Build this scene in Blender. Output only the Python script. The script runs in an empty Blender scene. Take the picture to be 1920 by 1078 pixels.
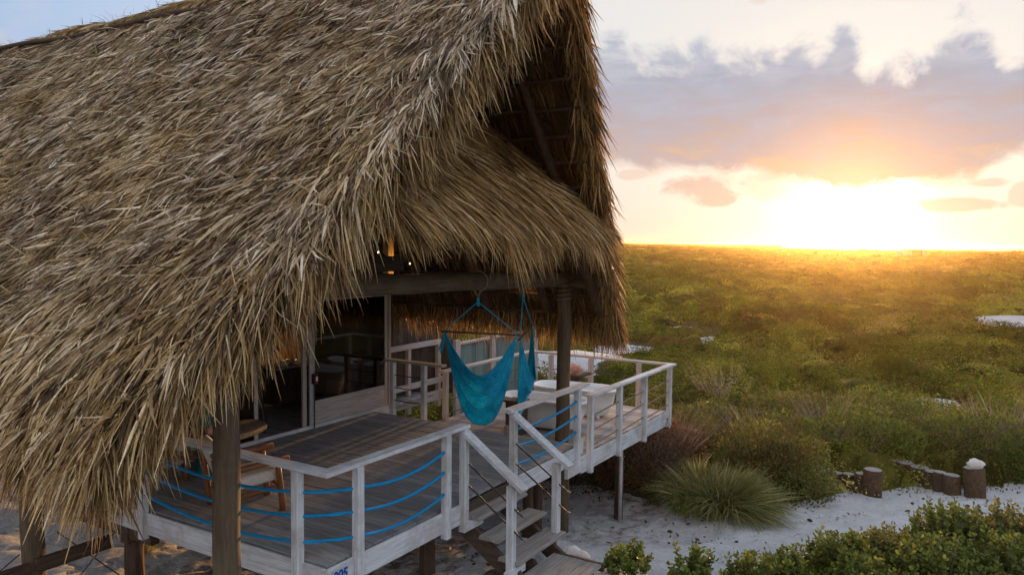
import bpy, math, random
import numpy as np
rng = np.random.default_rng(7)
random.seed(7)
sc = bpy.context.scene
COL = sc.collection
R = math.radians

# ---------------------------------------------------------------- nodes / materials
def new_mat(name):
    m = bpy.data.materials.new(name); m.use_nodes = True
    nt = m.node_tree; nt.nodes.clear()
    return m, nt
def N(nt, typ, **kw):
    n = nt.nodes.new(typ)
    for k, v in kw.items():
        if k.startswith('i_'):
            key = k[2:]
            n.inputs[int(key) if key.isdigit() else key.replace('_', ' ')].default_value = v
        else: setattr(n, k, v)
    return n
def L(nt, a, b): nt.links.new(a, b)
def M_(nt, op, a, b=None, c=None, clamp=False):
    n = nt.nodes.new('ShaderNodeMath'); n.operation = op; n.use_clamp = clamp
    for i, v in enumerate((a, b, c)):
        if v is None: continue
        if hasattr(v, 'links'): nt.links.new(v, n.inputs[i])
        else: n.inputs[i].default_value = v
    return n.outputs[0]
def ramp(nt, fac, stops, interp='LINEAR'):
    n = nt.nodes.new('ShaderNodeValToRGB'); cr = n.color_ramp; cr.interpolation = interp
    while len(cr.elements) < len(stops): cr.elements.new(0.5)
    for e, (p, c) in zip(cr.elements, stops):
        e.position = p; e.color = (c[0], c[1], c[2], 1)
    if fac is not None: nt.links.new(fac, n.inputs[0])
    return n.outputs[0]
def mixc(nt, f, a, b, mode='MIX'):
    n = nt.nodes.new('ShaderNodeMix'); n.data_type = 'RGBA'; n.blend_type = mode
    for i, v in ((0, f), (6, a), (7, b)):
        if hasattr(v, 'links'): nt.links.new(v, n.inputs[i])
        else: n.inputs[i].default_value = v if i == 0 else (v[0], v[1], v[2], 1)
    return n.outputs[2]
def noise(nt, vec, scale, detail=4, rough=0.55, dist=0.0):
    n = N(nt, 'ShaderNodeTexNoise'); n.inputs['Scale'].default_value = scale
    n.inputs['Detail'].default_value = detail; n.inputs['Roughness'].default_value = rough
    n.inputs['Distortion'].default_value = dist
    if vec is not None: L(nt, vec, n.inputs['Vector'])
    return n.outputs['Fac']
def coords(nt, scale=(1, 1, 1)):
    tc = N(nt, 'ShaderNodeTexCoord'); mp = N(nt, 'ShaderNodeMapping')
    mp.inputs['Scale'].default_value = scale
    L(nt, tc.outputs['Object'], mp.inputs['Vector'])
    return mp.outputs['Vector']
def finish(nt, color, rough=0.8, bump=None, bstr=0.3, bdist=0.01, spec=0.3, metal=0.0, trans=None, subs=None):
    out = N(nt, 'ShaderNodeOutputMaterial'); p = N(nt, 'ShaderNodeBsdfPrincipled')
    if hasattr(color, 'links'): L(nt, color, p.inputs['Base Color'])
    else: p.inputs['Base Color'].default_value = (*color, 1)
    if hasattr(rough, 'links'): L(nt, rough, p.inputs['Roughness'])
    else: p.inputs['Roughness'].default_value = rough
    p.inputs['Specular IOR Level'].default_value = spec
    p.inputs['Metallic'].default_value = metal
    if bump is not None:
        b = N(nt, 'ShaderNodeBump'); b.inputs['Strength'].default_value = bstr; b.inputs['Distance'].default_value = bdist
        L(nt, bump, b.inputs['Height']); L(nt, b.outputs[0], p.inputs['Normal'])
    if trans:
        t = N(nt, 'ShaderNodeBsdfTranslucent'); mx = N(nt, 'ShaderNodeMixShader'); mx.inputs[0].default_value = trans
        if hasattr(color, 'links'): L(nt, color, t.inputs['Color'])
        else: t.inputs['Color'].default_value = (*color, 1)
        L(nt, p.outputs[0], mx.inputs[1]); L(nt, t.outputs[0], mx.inputs[2]); L(nt, mx.outputs[0], out.inputs['Surface'])
    else: L(nt, p.outputs[0], out.inputs['Surface'])
    return p

GS = {'x': (0.9, 14, 14), 'y': (14, 0.9, 14), 'z': (14, 14, 0.9)}
def wood(name, axis, cols, rough=0.75, island=0.0, bstr=0.35, patch=None, fine=3.0):
    """weathered timber, grain along the given axis; cols = dark, mid, light"""
    m, nt = new_mat(name)
    v = coords(nt, GS[axis])
    a = noise(nt, v, 1.6, 6, 0.65, 0.4)
    b = noise(nt, v, fine * 2, 4, 0.7, 0.2)
    f = M_(nt, 'ADD', M_(nt, 'MULTIPLY', a, 0.62), M_(nt, 'MULTIPLY', b, 0.38))
    if island:
        g = N(nt, 'ShaderNodeNewGeometry')
        f = M_(nt, 'ADD', f, M_(nt, 'MULTIPLY', M_(nt, 'SUBTRACT', g.outputs['Random Per Island'], 0.5), island))
    c = ramp(nt, f, [(0.30, cols[0]), (0.5, cols[1]), (0.68, cols[2])])
    if patch:
        pn = noise(nt, coords(nt), 2.3, 5, 0.6, 0.3)
        pf = ramp(nt, pn, [(0.48, (0, 0, 0)), (0.64, (1, 1, 1))])
        c = mixc(nt, M_(nt, 'MULTIPLY', pf, patch[1]), c, patch[0])
    finish(nt, c, rough, f, bstr, 0.006)
    return m

def plain(name, col, rough=0.6, var=0.25, scale=6, spec=0.4, metal=0, bstr=0.15, trans=None):
    m, nt = new_mat(name)
    a = noise(nt, coords(nt), scale, 5, 0.6)
    c = ramp(nt, a, [(0.3, tuple(x * (1 - var) for x in col)), (0.7, tuple(min(1, x * (1 + var)) for x in col))])
    finish(nt, c, rough, a, bstr, 0.01, spec, metal, trans)
    return m

def colmat(name, trans=0.25, rough=0.6, spec=0.25, fine=None):
    m, nt = new_mat(name)
    at = N(nt, 'ShaderNodeAttribute'); at.attribute_name = 'col'
    c = at.outputs['Color']
    if fine:
        f = noise(nt, coords(nt), fine, 3, 0.6)
        c = mixc(nt, 1.0, c, ramp(nt, f, [(0.3, (0.62, 0.62, 0.62)), (0.7, (1.3, 1.3, 1.3))]), 'MULTIPLY')
    finish(nt, c, rough, spec=spec, trans=trans)
    return m

WHITE = ((0.27, 0.275, 0.285), (0.57, 0.585, 0.605), (0.74, 0.76, 0.785))
PATCH = ((0.36, 0.31, 0.27), 0.6)
white = {a: wood('whitewash_' + a, a, WHITE, 0.7, 0.12, patch=PATCH) for a in 'xyz'}
PINK = ((0.24, 0.20, 0.185), (0.44, 0.385, 0.355), (0.60, 0.54, 0.50))
pinkw = {a: wood('faded_pink_timber_' + a, a, PINK, 0.75, 0.1) for a in 'xyz'}
DECK = ((0.15, 0.152, 0.16), (0.27, 0.275, 0.29), (0.40, 0.405, 0.425))
deckm = wood('deck_boards_y', 'y', DECK, 0.7, 0.16, patch=((0.17, 0.165, 0.165), 0.35))
deckl = wood('lower_deck_boards_y', 'y', ((0.20, 0.18, 0.17), (0.36, 0.33, 0.315), (0.50, 0.47, 0.46)), 0.7, 0.25)
treadm = wood('tread_boards_x', 'x', ((0.13, 0.11, 0.095), (0.26, 0.235, 0.21), (0.40, 0.37, 0.34)), 0.75, 0.3)
DARK = ((0.03, 0.018, 0.012), (0.075, 0.045, 0.03), (0.13, 0.085, 0.055))
dark = {a: wood('tarred_timber_' + a, a, DARK, 0.8, 0.1) for a in 'xyz'}
LOG = ((0.045, 0.03, 0.018), (0.10, 0.07, 0.042), (0.175, 0.13, 0.08))
logm = {a: wood('round_pole_' + a, a, LOG, 0.8, patch=((0.13, 0.115, 0.06), 0.4)) for a in 'xyz'}
BRN = ((0.035, 0.025, 0.018), (0.07, 0.05, 0.036), (0.12, 0.085, 0.06))
brown = {a: wood('brown_boards_' + a, a, BRN, 0.8, 0.25) for a in 'xyz'}
teak = {a: wood('teak_' + a, a, ((0.10, 0.035, 0.014), (0.22, 0.085, 0.035), (0.34, 0.15, 0.065)), 0.5) for a in 'xyz'}
tealb = wood('teal_boards', 'z', ((0.09, 0.13, 0.12), (0.15, 0.215, 0.20), (0.21, 0.28, 0.26)), 0.75, 0.25)
logend = plain('cut_log_end', (0.42, 0.31, 0.17), 0.8, 0.3, 9)
iron = plain('black_iron', (0.05, 0.042, 0.04), 0.55, 0.4, 20, metal=0.3)
rodm = plain('rusty_rod', (0.20, 0.15, 0.12), 0.7, 0.4, 20)
galv = plain('galvanised_pipe', (0.42, 0.42, 0.42), 0.5, 0.25, 10)
ceram = plain('white_enamel', (0.80, 0.80, 0.79), 0.25, 0.05, 3, bstr=0.02, spec=0.5)
cushm = plain('cream_cushion', (0.62, 0.57, 0.50), 0.9, 0.12, 30, bstr=0.4)
pillm = plain('teal_pillow', (0.012, 0.33, 0.36), 0.85, 0.25, 14, bstr=0.3)
slab = plain('grey_slab_wood', (0.20, 0.16, 0.125), 0.7, 0.4, 7)
barkm = plain('live_edge', (0.42, 0.26, 0.12), 0.8, 0.5, 18, bstr=0.7)
tealped = plain('teal_woven', (0.01, 0.19, 0.22), 0.7, 0.3, 25, bstr=0.6)
pinkshell = plain('pink_shell', (0.72, 0.36, 0.30), 0.45, 0.3, 12, bstr=0.3)
whiteshell = plain('white_shell', (0.78, 0.74, 0.70), 0.6, 0.12, 12, bstr=0.5)
boxred = plain('dark_red_box', (0.07, 0.012, 0.012), 0.4, 0.2)
signm = plain('sign_plate', (0.34, 0.40, 0.48), 0.5, 0.1)
signb = plain('sign_blue', (0.01, 0.05, 0.30), 0.4, 0.1)
jute = plain('jute_rope', (0.22, 0.16, 0.10), 0.9, 0.35, 60, bstr=0.6)
inner = plain('interior_wall', (0.10, 0.075, 0.055), 0.9, 0.2)

def rope_mat(name, col):
    m, nt = new_mat(name)
    w = N(nt, 'ShaderNodeTexWave', wave_type='BANDS', bands_direction='DIAGONAL')
    w.inputs['Scale'].default_value = 26; w.inputs['Distortion'].default_value = 0.3
    L(nt, coords(nt), w.inputs['Vector'])
    c = ramp(nt, w.outputs['Fac'], [(0.2, tuple(x * 0.55 for x in col)), (0.7, col)])
    finish(nt, c, 0.6, w.outputs['Fac'], 0.6, 0.01)
    return m
bluerope = rope_mat('blue_rope', (0.0, 0.34, 0.72))
def hammock_mat():
    m, nt = new_mat('teal_net')
    n2 = noise(nt, coords(nt, (1, 1, 1)), 38, 4, 0.8)
    n1 = noise(nt, coords(nt, (1, 1, .6)), 5, 3, 0.6)
    f = M_(nt, 'ADD', M_(nt, 'MULTIPLY', n1, 0.4), M_(nt, 'MULTIPLY', n2, 0.6))
    c = ramp(nt, f, [(0.36, (0.0, 0.20, 0.38)), (0.5, (0.01, 0.44, 0.72)), (0.64, (0.05, 0.68, 0.90))])
    finish(nt, c, 0.75, f, 0.8, 0.02, 0.2, trans=0.42)
    return m
netm = hammock_mat()
bluecord = plain('blue_cord', (0.0, 0.25, 0.36), 0.7, 0.2, 40)

def emit_mat(name, col, s):
    m, nt = new_mat(name)
    e = N(nt, 'ShaderNodeEmission'); e.inputs[0].default_value = (*col, 1); e.inputs[1].default_value = s
    o = N(nt, 'ShaderNodeOutputMaterial'); L(nt, e.outputs[0], o.inputs[0]); return m
bulb = emit_mat('lamp_glow', (1.0, 0.62, 0.26), 3)
def glass_mat():
    m, nt = new_mat('dark_glass')
    g = N(nt, 'ShaderNodeBsdfGlossy'); g.inputs['Roughness'].default_value = 0.04; g.inputs['Color'].default_value = (0.8, 0.85, 0.9, 1)
    t = N(nt, 'ShaderNodeBsdfTransparent'); t.inputs[0].default_value = (0.36, 0.33, 0.31, 1)
    mx = N(nt, 'ShaderNodeMixShader'); fr = N(nt, 'ShaderNodeFresnel'); fr.inputs[0].default_value = 1.35
    L(nt, fr.outputs[0], mx.inputs[0]); L(nt, t.outputs[0], mx.inputs[1]); L(nt, g.outputs[0], mx.inputs[2])
    o = N(nt, 'ShaderNodeOutputMaterial'); L(nt, mx.outputs[0], o.inputs[0]); return m
glass = glass_mat()
thatchm = colmat('palm_thatch', 0.16, 0.55, 0.3, 60)
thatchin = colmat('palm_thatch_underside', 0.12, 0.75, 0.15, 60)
leafm = colmat('leaves', 0.35, 0.5, 0.3)
def scrub_mat():
    m, nt = new_mat('scrub_leaves')
    at = N(nt, 'ShaderNodeAttribute'); at.attribute_name = 'col'
    f = noise(nt, coords(nt), 1.6, 9, 0.75); g = noise(nt, coords(nt), .35, 4, 0.6)
    c = mixc(nt, 1.0, at.outputs['Color'], ramp(nt, f, [(0.36, (0.45, 0.45, 0.42)), (0.64, (1.5, 1.5, 1.35))]), 'MULTIPLY')
    c = mixc(nt, 1.0, c, ramp(nt, g, [(0.35, (0.75, 0.8, 0.8)), (0.65, (1.25, 1.2, 1.1))]), 'MULTIPLY')
    finish(nt, c, 0.9, f, 0.7, 0.25, 0.05, trans=0.2)
    return m
scrubm = scrub_mat()
grassm = colmat('grass_blades', 0.35, 0.55, 0.3)
def underlay(name, cols, ax=(3, 3, 3)):
    m, nt = new_mat(name)
    a = noise(nt, coords(nt, ax), 7, 6, 0.7, 0.5)
    finish(nt, ramp(nt, a, [(0.3, cols[0]), (0.7, cols[1])]), 0.9, a, 0.9, 0.05)
    return m
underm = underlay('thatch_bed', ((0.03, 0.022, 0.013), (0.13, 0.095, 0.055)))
twigm = plain('twig_bark', (0.13, 0.10, 0.08), 0.9, 0.4, 30)

# ---------------------------------------------------------------- mesh builder
def root_loc(p, base):
    if p is None: return np.array(base if base is not None else (0, 0, 0), float)
    while p.parent is not None: p = p.parent
    return np.array(p.location, float)
class MB:
    def __init__(s): s.v = []; s.f = []
    def add(s, vs, fs):
        o = len(s.v); s.v += [tuple(map(float, p)) for p in vs]; s.f += [tuple(i + o for i in f) for f in fs]; return s
    def box(s, a, b, jit=0.0):
        x0, y0, z0 = a; x1, y1, z1 = b
        j = lambda: random.uniform(-jit, jit) if jit else 0
        vs = [(x + j(), y + j(), z + j()) for x, y, z in ((x0, y0, z0), (x1, y0, z0), (x1, y1, z0), (x0, y1, z0), (x0, y0, z1), (x1, y0, z1), (x1, y1, z1), (x0, y1, z1))]
        return s.add(vs, [(0, 3, 2, 1), (4, 5, 6, 7), (0, 1, 5, 4), (1, 2, 6, 5), (2, 3, 7, 6), (3, 0, 4, 7)])
    def cbox(s, a, b, c=0.006):
        """box with chamfered long edges"""
        x0, y0, z0 = a; x1, y1, z1 = b
        d = (x1 - x0, y1 - y0, z1 - z0); k = d.index(max(d)); i, j = [q for q in range(3) if q != k]
        c = min(c, min(d[i], d[j]) * 0.3)
        lo, hi = (x0, y0, z0), (x1, y1, z1)
        pts = [(lo[i] + c, lo[j]), (hi[i] - c, lo[j]), (hi[i], lo[j] + c), (hi[i], hi[j] - c), (hi[i] - c, hi[j]), (lo[i] + c, hi[j]), (lo[i], hi[j] - c), (lo[i], lo[j] + c)]
        vs = []
        for kk in (lo[k], hi[k]):
            for p, q in pts:
                w = [0, 0, 0]; w[k] = kk; w[i] = p; w[j] = q; vs.append(w)
        fs = [tuple(range(8)), tuple(range(15, 7, -1))] + [(n, 8 + n, 8 + (n + 1) % 8, (n + 1) % 8) for n in range(8)]
        return s.add(vs, fs)
    def bar(s, p, q, w, h, up=(0, 0, 1)):
        p, q, up = np.array(p, float), np.array(q, float), np.array(up, float)
        d = q - p; d /= np.linalg.norm(d); sd = np.cross(d, up); sd /= np.linalg.norm(sd); u = np.cross(sd, d)
        vs = []
        for e in (p, q):
            for a, b in ((-1, -1), (1, -1), (1, 1), (-1, 1)): vs.append(e + sd * a * w / 2 + u * b * h / 2)
        return s.add(vs, [(0, 1, 2, 3), (7, 6, 5, 4), (0, 4, 5, 1), (1, 5, 6, 2), (2, 6, 7, 3), (3, 7, 4, 0)])
    def tube(s, pts, r, n=8, cap=True, jit=0.0):
        pts = [np.array(p, float) for p in pts]; rs = r if hasattr(r, '__len__') else [r] * len(pts)
        ref = None; rings = []
        for k, p in enumerate(pts):
            d = pts[min(k + 1, len(pts) - 1)] - pts[max(k - 1, 0)]; d /= np.linalg.norm(d)
            if ref is None:
                ref = np.array((0, 0, 1.0)) if abs(d[2]) < 0.9 else np.array((1.0, 0, 0))
            a = np.cross(d, ref); a /= np.linalg.norm(a); b = np.cross(a, d); ref = b
            rings.append([p + (a * math.cos(2 * math.pi * i / n) + b * math.sin(2 * math.pi * i / n)) * rs[k] * (1 + random.uniform(-jit, jit)) for i in range(n)])
        vs = [v for rg in rings for v in rg]; fs = []
        for k in range(len(pts) - 1):
            for i in range(n): fs.append((k * n + i, k * n + (i + 1) % n, (k + 1) * n + (i + 1) % n, (k + 1) * n + i))
        if cap: fs += [tuple(range(n - 1, -1, -1)), tuple((len(pts) - 1) * n + i for i in range(n))]
        return s.add(vs, fs)
    def log(s, p, q, r0, r1, n=16, seg=10, wob=0.008):
        p, q = np.array(p, float), np.array(q, float)
        pts = [p + (q - p) * t + (rng.normal(0, wob, 3) if 0 < t < 1 else 0) for t in np.linspace(0, 1, seg)]
        return s.tube(pts, [r0 + (r1 - r0) * t for t in np.linspace(0, 1, seg)], n, True, 0.025)
    def loft(s, rings, cap0=True, cap1=True):
        n = len(rings[0]); vs = [v for r in rings for v in r]; fs = []
        for k in range(len(rings) - 1):
            for i in range(n): fs.append((k * n + i, k * n + (i + 1) % n, (k + 1) * n + (i + 1) % n, (k + 1) * n + i))
        if cap0: fs.append(tuple(range(n - 1, -1, -1)))
        if cap1: fs.append(tuple((len(rings) - 1) * n + i for i in range(n)))
        return s.add(vs, fs)
    def build(s, name, mat, parent=None, smooth=False, base=None):
        b = root_loc(parent, base)
        me = bpy.data.meshes.new(name)
        me.from_pydata([tuple(np.array(v) - b) for v in s.v], [], s.f)
        me.materials.append(mat)
        if smooth: me.polygons.foreach_set('use_smooth', [True] * len(me.polygons))
        me.update()
        o = bpy.data.objects.new(name, me); COL.objects.link(o)
        if parent is not None: o.parent = parent
        elif base is not None: o.location = base
        return o

def tag(o, label=None, cat=None, group=None, kind=None):
    if label: o['label'] = label
    if cat: o['category'] = cat
    if group: o['group'] = group
    if kind: o['kind'] = kind
    return o
def thing(name, label, cat, loc=(0, 0, 0), group=None):
    o = bpy.data.objects.new(name, None); COL.objects.link(o); o.location = loc
    o.empty_display_size = 0.2
    return tag(o, label, cat, group)
def big(name, V, F, col, mat, parent=None, base=None, smooth=False):
    """fast mesh: V (n,3), F (m,4) quads, col per-vertex (n,3)"""
    b = root_loc(parent, base)
    V = np.ascontiguousarray(V - b, np.float32)
    me = bpy.data.meshes.new(name); k = F.shape[1]
    me.vertices.add(len(V)); me.vertices.foreach_set('co', V.ravel())
    me.loops.add(F.size); me.loops.foreach_set('vertex_index', F.astype(np.int32).ravel())
    me.polygons.add(len(F)); me.polygons.foreach_set('loop_start', np.arange(0, F.size, k, dtype=np.int32))
    if smooth: me.polygons.foreach_set('use_smooth', np.ones(len(F), bool))
    me.update(calc_edges=True)
    if col is not None:
        a = me.attributes.new('col', 'FLOAT_COLOR', 'POINT')
        a.data.foreach_set('color', np.c_[col, np.ones(len(col))].astype(np.float32).ravel())
    me.materials.append(mat)
    o = bpy.data.objects.new(name, me); COL.objects.link(o)
    if parent is not None: o.parent = parent
    elif base is not None: o.location = base
    return o
def join(parts):
    V, F, C, o = [], [], [], 0
    for v, f, c in parts: V.append(v); F.append(f + o); C.append(c); o += len(v)
    return np.concatenate(V), np.concatenate(F), np.concatenate(C)
def nrm(a): return a / np.maximum(np.linalg.norm(a, axis=-1, keepdims=True), 1e-9)
def vnoise(P, scale, seed=0):
    """smooth value noise on (n,k) points, ~[-1,1]"""
    P = np.asarray(P, float) * scale; k = P.shape[1]
    I = np.floor(P).astype(np.int64); f = P - I; f = f * f * (3 - 2 * f); out = np.zeros(len(P))
    pr = (73856093, 19349663, 83492791)
    for c in range(1 << k):
        h = np.full(len(P), seed * 2654435761 % (1 << 31), np.int64); w = np.ones(len(P))
        for d in range(k):
            b = (c >> d) & 1; h = h ^ ((I[:, d] + b) * pr[d]); w = w * (f[:, d] if b else 1 - f[:, d])
        h = (h ^ (h >> 13)) * 1274126177 & 0x7fffffff; h = (h ^ (h >> 16)) & 0xffff
        out += w * (h / 32767.5 - 1)
    return out
def fbm(P, scale, seed=0, oct=3):
    s = 0; a = 1; t = 0
    for i in range(oct): s = s + a * vnoise(P, scale * 2 ** i, seed + i * 17); t += a; a *= 0.5
    return s / t

def ribbons(P, D, Lg, W, droop, curl, roll, col, nseg=3, nref=None, tip=0.12):
    """bent tapering leaf ribbons. P,D (n,3); Lg,W,droop,curl,roll (n,)"""
    n = len(P); D = nrm(D)
    ref = np.tile((0, 0, 1.0), (n, 1)) if nref is None else nref
    S = nrm(np.cross(D, ref)); U = np.cross(S, D)
    Wd = S * np.cos(roll)[:, None] + U * np.sin(roll)[:, None]
    V = np.zeros((n, (nseg + 1) * 2, 3)); g = np.array((0, 0, -1.0))
    for k in range(nseg + 1):
        t = k / nseg
        c = P + D * (Lg * t)[:, None] + g * (Lg * droop * t * t)[:, None] + S * (Lg * curl * t * t)[:, None]
        w = W * (0.55 + 0.9 * t if t < 0.5 else (1 - (t - 0.5) * 2 * (1 - tip))) * 0.5
        V[:, 2 * k] = c - Wd * w[:, None]; V[:, 2 * k + 1] = c + Wd * w[:, None]
    F = np.array([(2 * k, 2 * k + 1, 2 * k + 3, 2 * k + 2) for k in range(nseg)])
    F = (np.arange(n) * (nseg + 1) * 2)[:, None, None] + F[None]
    return V.reshape(-1, 3), F.reshape(-1, 4), np.repeat(col, (nseg + 1) * 2, axis=0)

def pal(t, stops):
    t = np.clip(t, 0, 1); xs = [s[0] for s in stops]
    return np.stack([np.interp(t, xs, [s[1][i] for s in stops]) for i in range(3)], 1)
STRAW = [(0, (0.04, 0.024, 0.011)), (0.22, (0.13, 0.078, 0.032)), (0.5, (0.36, 0.245, 0.105)), (0.75, (0.58, 0.45, 0.235)), (1, (0.82, 0.73, 0.50))]
GREY = [(0, (0.045, 0.03, 0.018)), (0.22, (0.15, 0.105, 0.062)), (0.5, (0.39, 0.305, 0.20)), (0.75, (0.60, 0.52, 0.39)), (1, (0.86, 0.81, 0.70))]
STRAW = [(a, (c[0] * 1.10, c[1] * 1.0, c[2] * .90)) for a, c in STRAW]; GREY = [(a, (c[0] * 1.08, c[1] * 1.0, c[2] * .92)) for a, c in GREY]
BROWN = [(0, (0.05, 0.026, 0.010)), (0.25, (0.17, 0.092, 0.032)), (0.55, (0.48, 0.285, 0.10)), (0.8, (0.72, 0.49, 0.21)), (1, (0.86, 0.68, 0.40))]
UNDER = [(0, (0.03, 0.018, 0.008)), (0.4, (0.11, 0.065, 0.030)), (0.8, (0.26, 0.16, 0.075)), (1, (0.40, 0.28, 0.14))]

# ================================================================ CAMERA
cam = bpy.data.cameras.new('camera'); co = bpy.data.objects.new('camera', cam); COL.objects.link(co)
from mathutils import Matrix, Vector
CF = Vector((0.85042786, 0.52277759, -0.05895792)); CR = Vector((0.52415603, -0.85156596, 0.00979153)); CU = Vector((0.04508776, 0.03923014, 0.99821245))
CP = Vector((-5.49393, -5.54769, 3.30556))
mw = Matrix((CR, CU, -CF)).transposed().to_4x4(); mw.translation = CP; co.matrix_world = mw
cam.sensor_width = 36; cam.lens = 1436 / 1920 * 36; cam.clip_end = 30000; cam.clip_start = 0.05
sc.camera = co
camxy = np.array((CP.x, CP.y)); FAZ = math.atan2(CF.y, CF.x)

# ================================================================ TERRAIN
GP = np.array([(2.5, -.8, -.98), (3.3, -1.4, -1.0), (3.6, -.6, -1.08), (4.5, -1.6, -1.3), (5.9, -2.2, -1.5), (6.2, .5, -1.76), (8, .4, -2.05), (7.5, -1., -1.8), (8.4, -1.5, -1.68),
    (9.8, -2.7, -1.9), (11.7, -3, -1.98), (13.6, -4.3, -2.0), (12.1, -6.4, -1.9), (8.8, -3.8, -1.75), (7.5, -3.2, -1.65), (6, -4.5, -1.5), (9, -7, -1.7), (2, -4, -1.2), (0, -2, -1.15),
    (-3, -3, -1.2), (-5.5, -5.5, -1.25), (-3, 2, -1.3), (0, 2, -1.2), (2.5, 1., -1.1), (3, 3, -1.3), (1.8, 5, -1.4), (0, 8, -1.6), (6, 4, -1.8), (9, 4, -2.0), (14, 1, -2.1),
    (20, 5, -2.2), (20, -6, -2.1), (-10, 10, -1.7), (0, 20, -2.), (30, -10, -2.2), (30, 20, -2.2), (-15, -5, -1.4), (5, -12, -1.6)])
def gh(x, y):
    x = np.atleast_1d(np.asarray(x, float)); y = np.atleast_1d(np.asarray(y, float)); P = np.c_[x, y]
    out = np.zeros(len(x)); ws = np.zeros(len(x))
    for px, py, pz in GP:
        w = 1 / ((x - px) ** 2 + (y - py) ** 2 + 0.4) ** 2; out += w * pz; ws += w
    near = out / ws
    near = near + 0.05 * fbm(P, 0.9, 3) + 0.02 * fbm(P, 3.5, 5)
    r = np.hypot(x - camxy[0], y - camxy[1]); az = FAZ - np.arctan2(y - camxy[1], x - camxy[0])
    az = (az + math.pi) % (2 * math.pi) - math.pi
    far = -2.6 + 0.75 * fbm(P, 0.028, 9) + 0.5 * fbm(P, 0.008, 11) + 0.9 * np.exp(-((x - 26) ** 2 + (y - 10.5) ** 2) / 14) + 0.9 * np.exp(-((x - 62) ** 2 + (y + 8) ** 2) / 26) + .35 * np.exp(-((x - 25.2) ** 2 + (y + 4.5) ** 2) / 3)
    s = lambda a, b, v: np.clip((v - a) / (b - a), 0, 1) ** 2 * (3 - 2 * np.clip((v - a) / (b - a), 0, 1))
    far = far + s(150, 600, r) * (1.7 + 0.5 * fbm(np.c_[az * 30, r * 0.01], 1.0, 21))
    edge = 640 + 1900 * s(R(13.2), R(11.6), az) + 60 * fbm(np.c_[az * 12, az * 0], 1, 4)
    spit = s(R(19.5), R(19.3), az) * s(900, 1300, r) * (1 - s(3100, 3500, r))
    drop = s(0, 1, (r - edge) / 120)
    far = far * (1 - drop) + (-14) * drop
    far = far * (1 - spit) + (1.0) * spit
    k = s(14, 45, r)
    return near * (1 - k) + far * k
def gz(x, y): return float(gh(x, y)[0])

SAND = np.array([(2.3, -2.6), (4.4, -2.3), (5.9, -2.7), (7.5, -3.5), (8.8, -4.2), (11.0, -5.2), (11.5, -7), (13, -9), (17, -9), (15.6, -6.8), (14.5, -5.6), (13.7, -4.3), (12, -3.0), (11.0, -2.5), (10.0, -2.3), (9.5, -1.4),
    (9.2, -.4), (9.3, 1.0), (9.2, 3), (8, 6), (6, 9), (0, 13), (-8, 13), (-12, 2), (-9, -9), (-2, -6), (0, -3.6)])
def insand(x, y):
    x = np.atleast_1d(x); y = np.atleast_1d(y); n = len(SAND); ins = np.zeros(len(x), bool); dm = np.full(len(x), 1e9)
    for i in range(n):
        ax, ay = SAND[i]; bx, by = SAND[(i + 1) % n]
        c = ((ay > y) != (by > y)) & (x < (bx - ax) * (y - ay) / (by - ay + 1e-12) + ax); ins ^= c
        t = np.clip(((x - ax) * (bx - ax) + (y - ay) * (by - ay)) / ((bx - ax) ** 2 + (by - ay) ** 2), 0, 1)
        dm = np.minimum(dm, np.hypot(x - ax - t * (bx - ax), y - ay - t * (by - ay)))
    return np.where(ins, dm, -dm)     # signed distance, + inside sand
PATCHES = [(22.8, 9.6, 2.3, 2.0), (26.5, 10.6, 3.0, 2.0), (61, -7.8, 3.8, 2.6), (24.7, -4.4, 1.1, 0.8), (41, 8.8, 2.2, 1.0), (34, 11.5, 2.6, 1.5), (46, 13, 2.5, 1.2)]
def sandy(x, y):
    d = insand(x, y) + 0.35 * fbm(np.c_[x, y], 1.1, 31)
    for px, py, ra, rb in PATCHES:
        q = np.hypot((x - px) / ra, (y - py) / rb) + 0.35 * fbm(np.c_[x, y], 0.8, 37)
        d = np.maximum(d, (1 - q) * 0.8 * min(ra, rb))
    return d

def terrain():
    rr = np.concatenate([[0.01], np.geomspace(1.2, 6.9, 40), np.linspace(7, 21, 300), np.geomspace(21.3, 40, 40), np.geomspace(41, 9000, 170)])
    th0 = np.linspace(-R(44), R(44), 420); th1 = np.linspace(R(44), 2 * math.pi - R(44), 120)[1:-1]
    th = FAZ - np.concatenate([th0, th1]); n = len(th)
    X = camxy[0] + rr[:, None] * np.cos(th)[None]; Y = camxy[1] + rr[:, None] * np.sin(th)[None]
    x, y = X.ravel(), Y.ravel(); z = gh(x, y)
    sd = sandy(x, y)
    z = z + np.where(sd > 0, 0.05 * fbm(np.c_[x, y], 2.0, 41, 4) - 0.05 * np.clip(vnoise(np.c_[x, y], 4.2, 44) - .25, 0, 1) - 0.035 * np.clip(vnoise(np.c_[x, y], 8.0, 47) - .2, 0, 1), 0.0) * (np.hypot(x, y) < 60)
    z = z - 0.15 * np.clip(-sd, 0, 0.6)
    V = np.c_[x, y, z]
    i = np.arange(len(rr) - 1)[:, None] * n; j = np.arange(n)[None]
    F = np.stack([i + j, i + n + j, i + n + (j + 1) % n, i + (j + 1) % n], -1).reshape(-1, 4)
    msk = np.clip(0.5 + sd * 2.2, 0, 1)
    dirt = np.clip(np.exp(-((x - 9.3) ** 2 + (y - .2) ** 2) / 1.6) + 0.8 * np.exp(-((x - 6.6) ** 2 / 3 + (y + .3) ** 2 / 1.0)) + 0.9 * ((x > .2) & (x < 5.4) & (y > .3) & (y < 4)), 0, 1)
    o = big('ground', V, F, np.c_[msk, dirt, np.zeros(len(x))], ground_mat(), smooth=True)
    tag(o, 'rolling white sand and scrub covered ground reaching to the horizon', 'ground', kind='structure')
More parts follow.
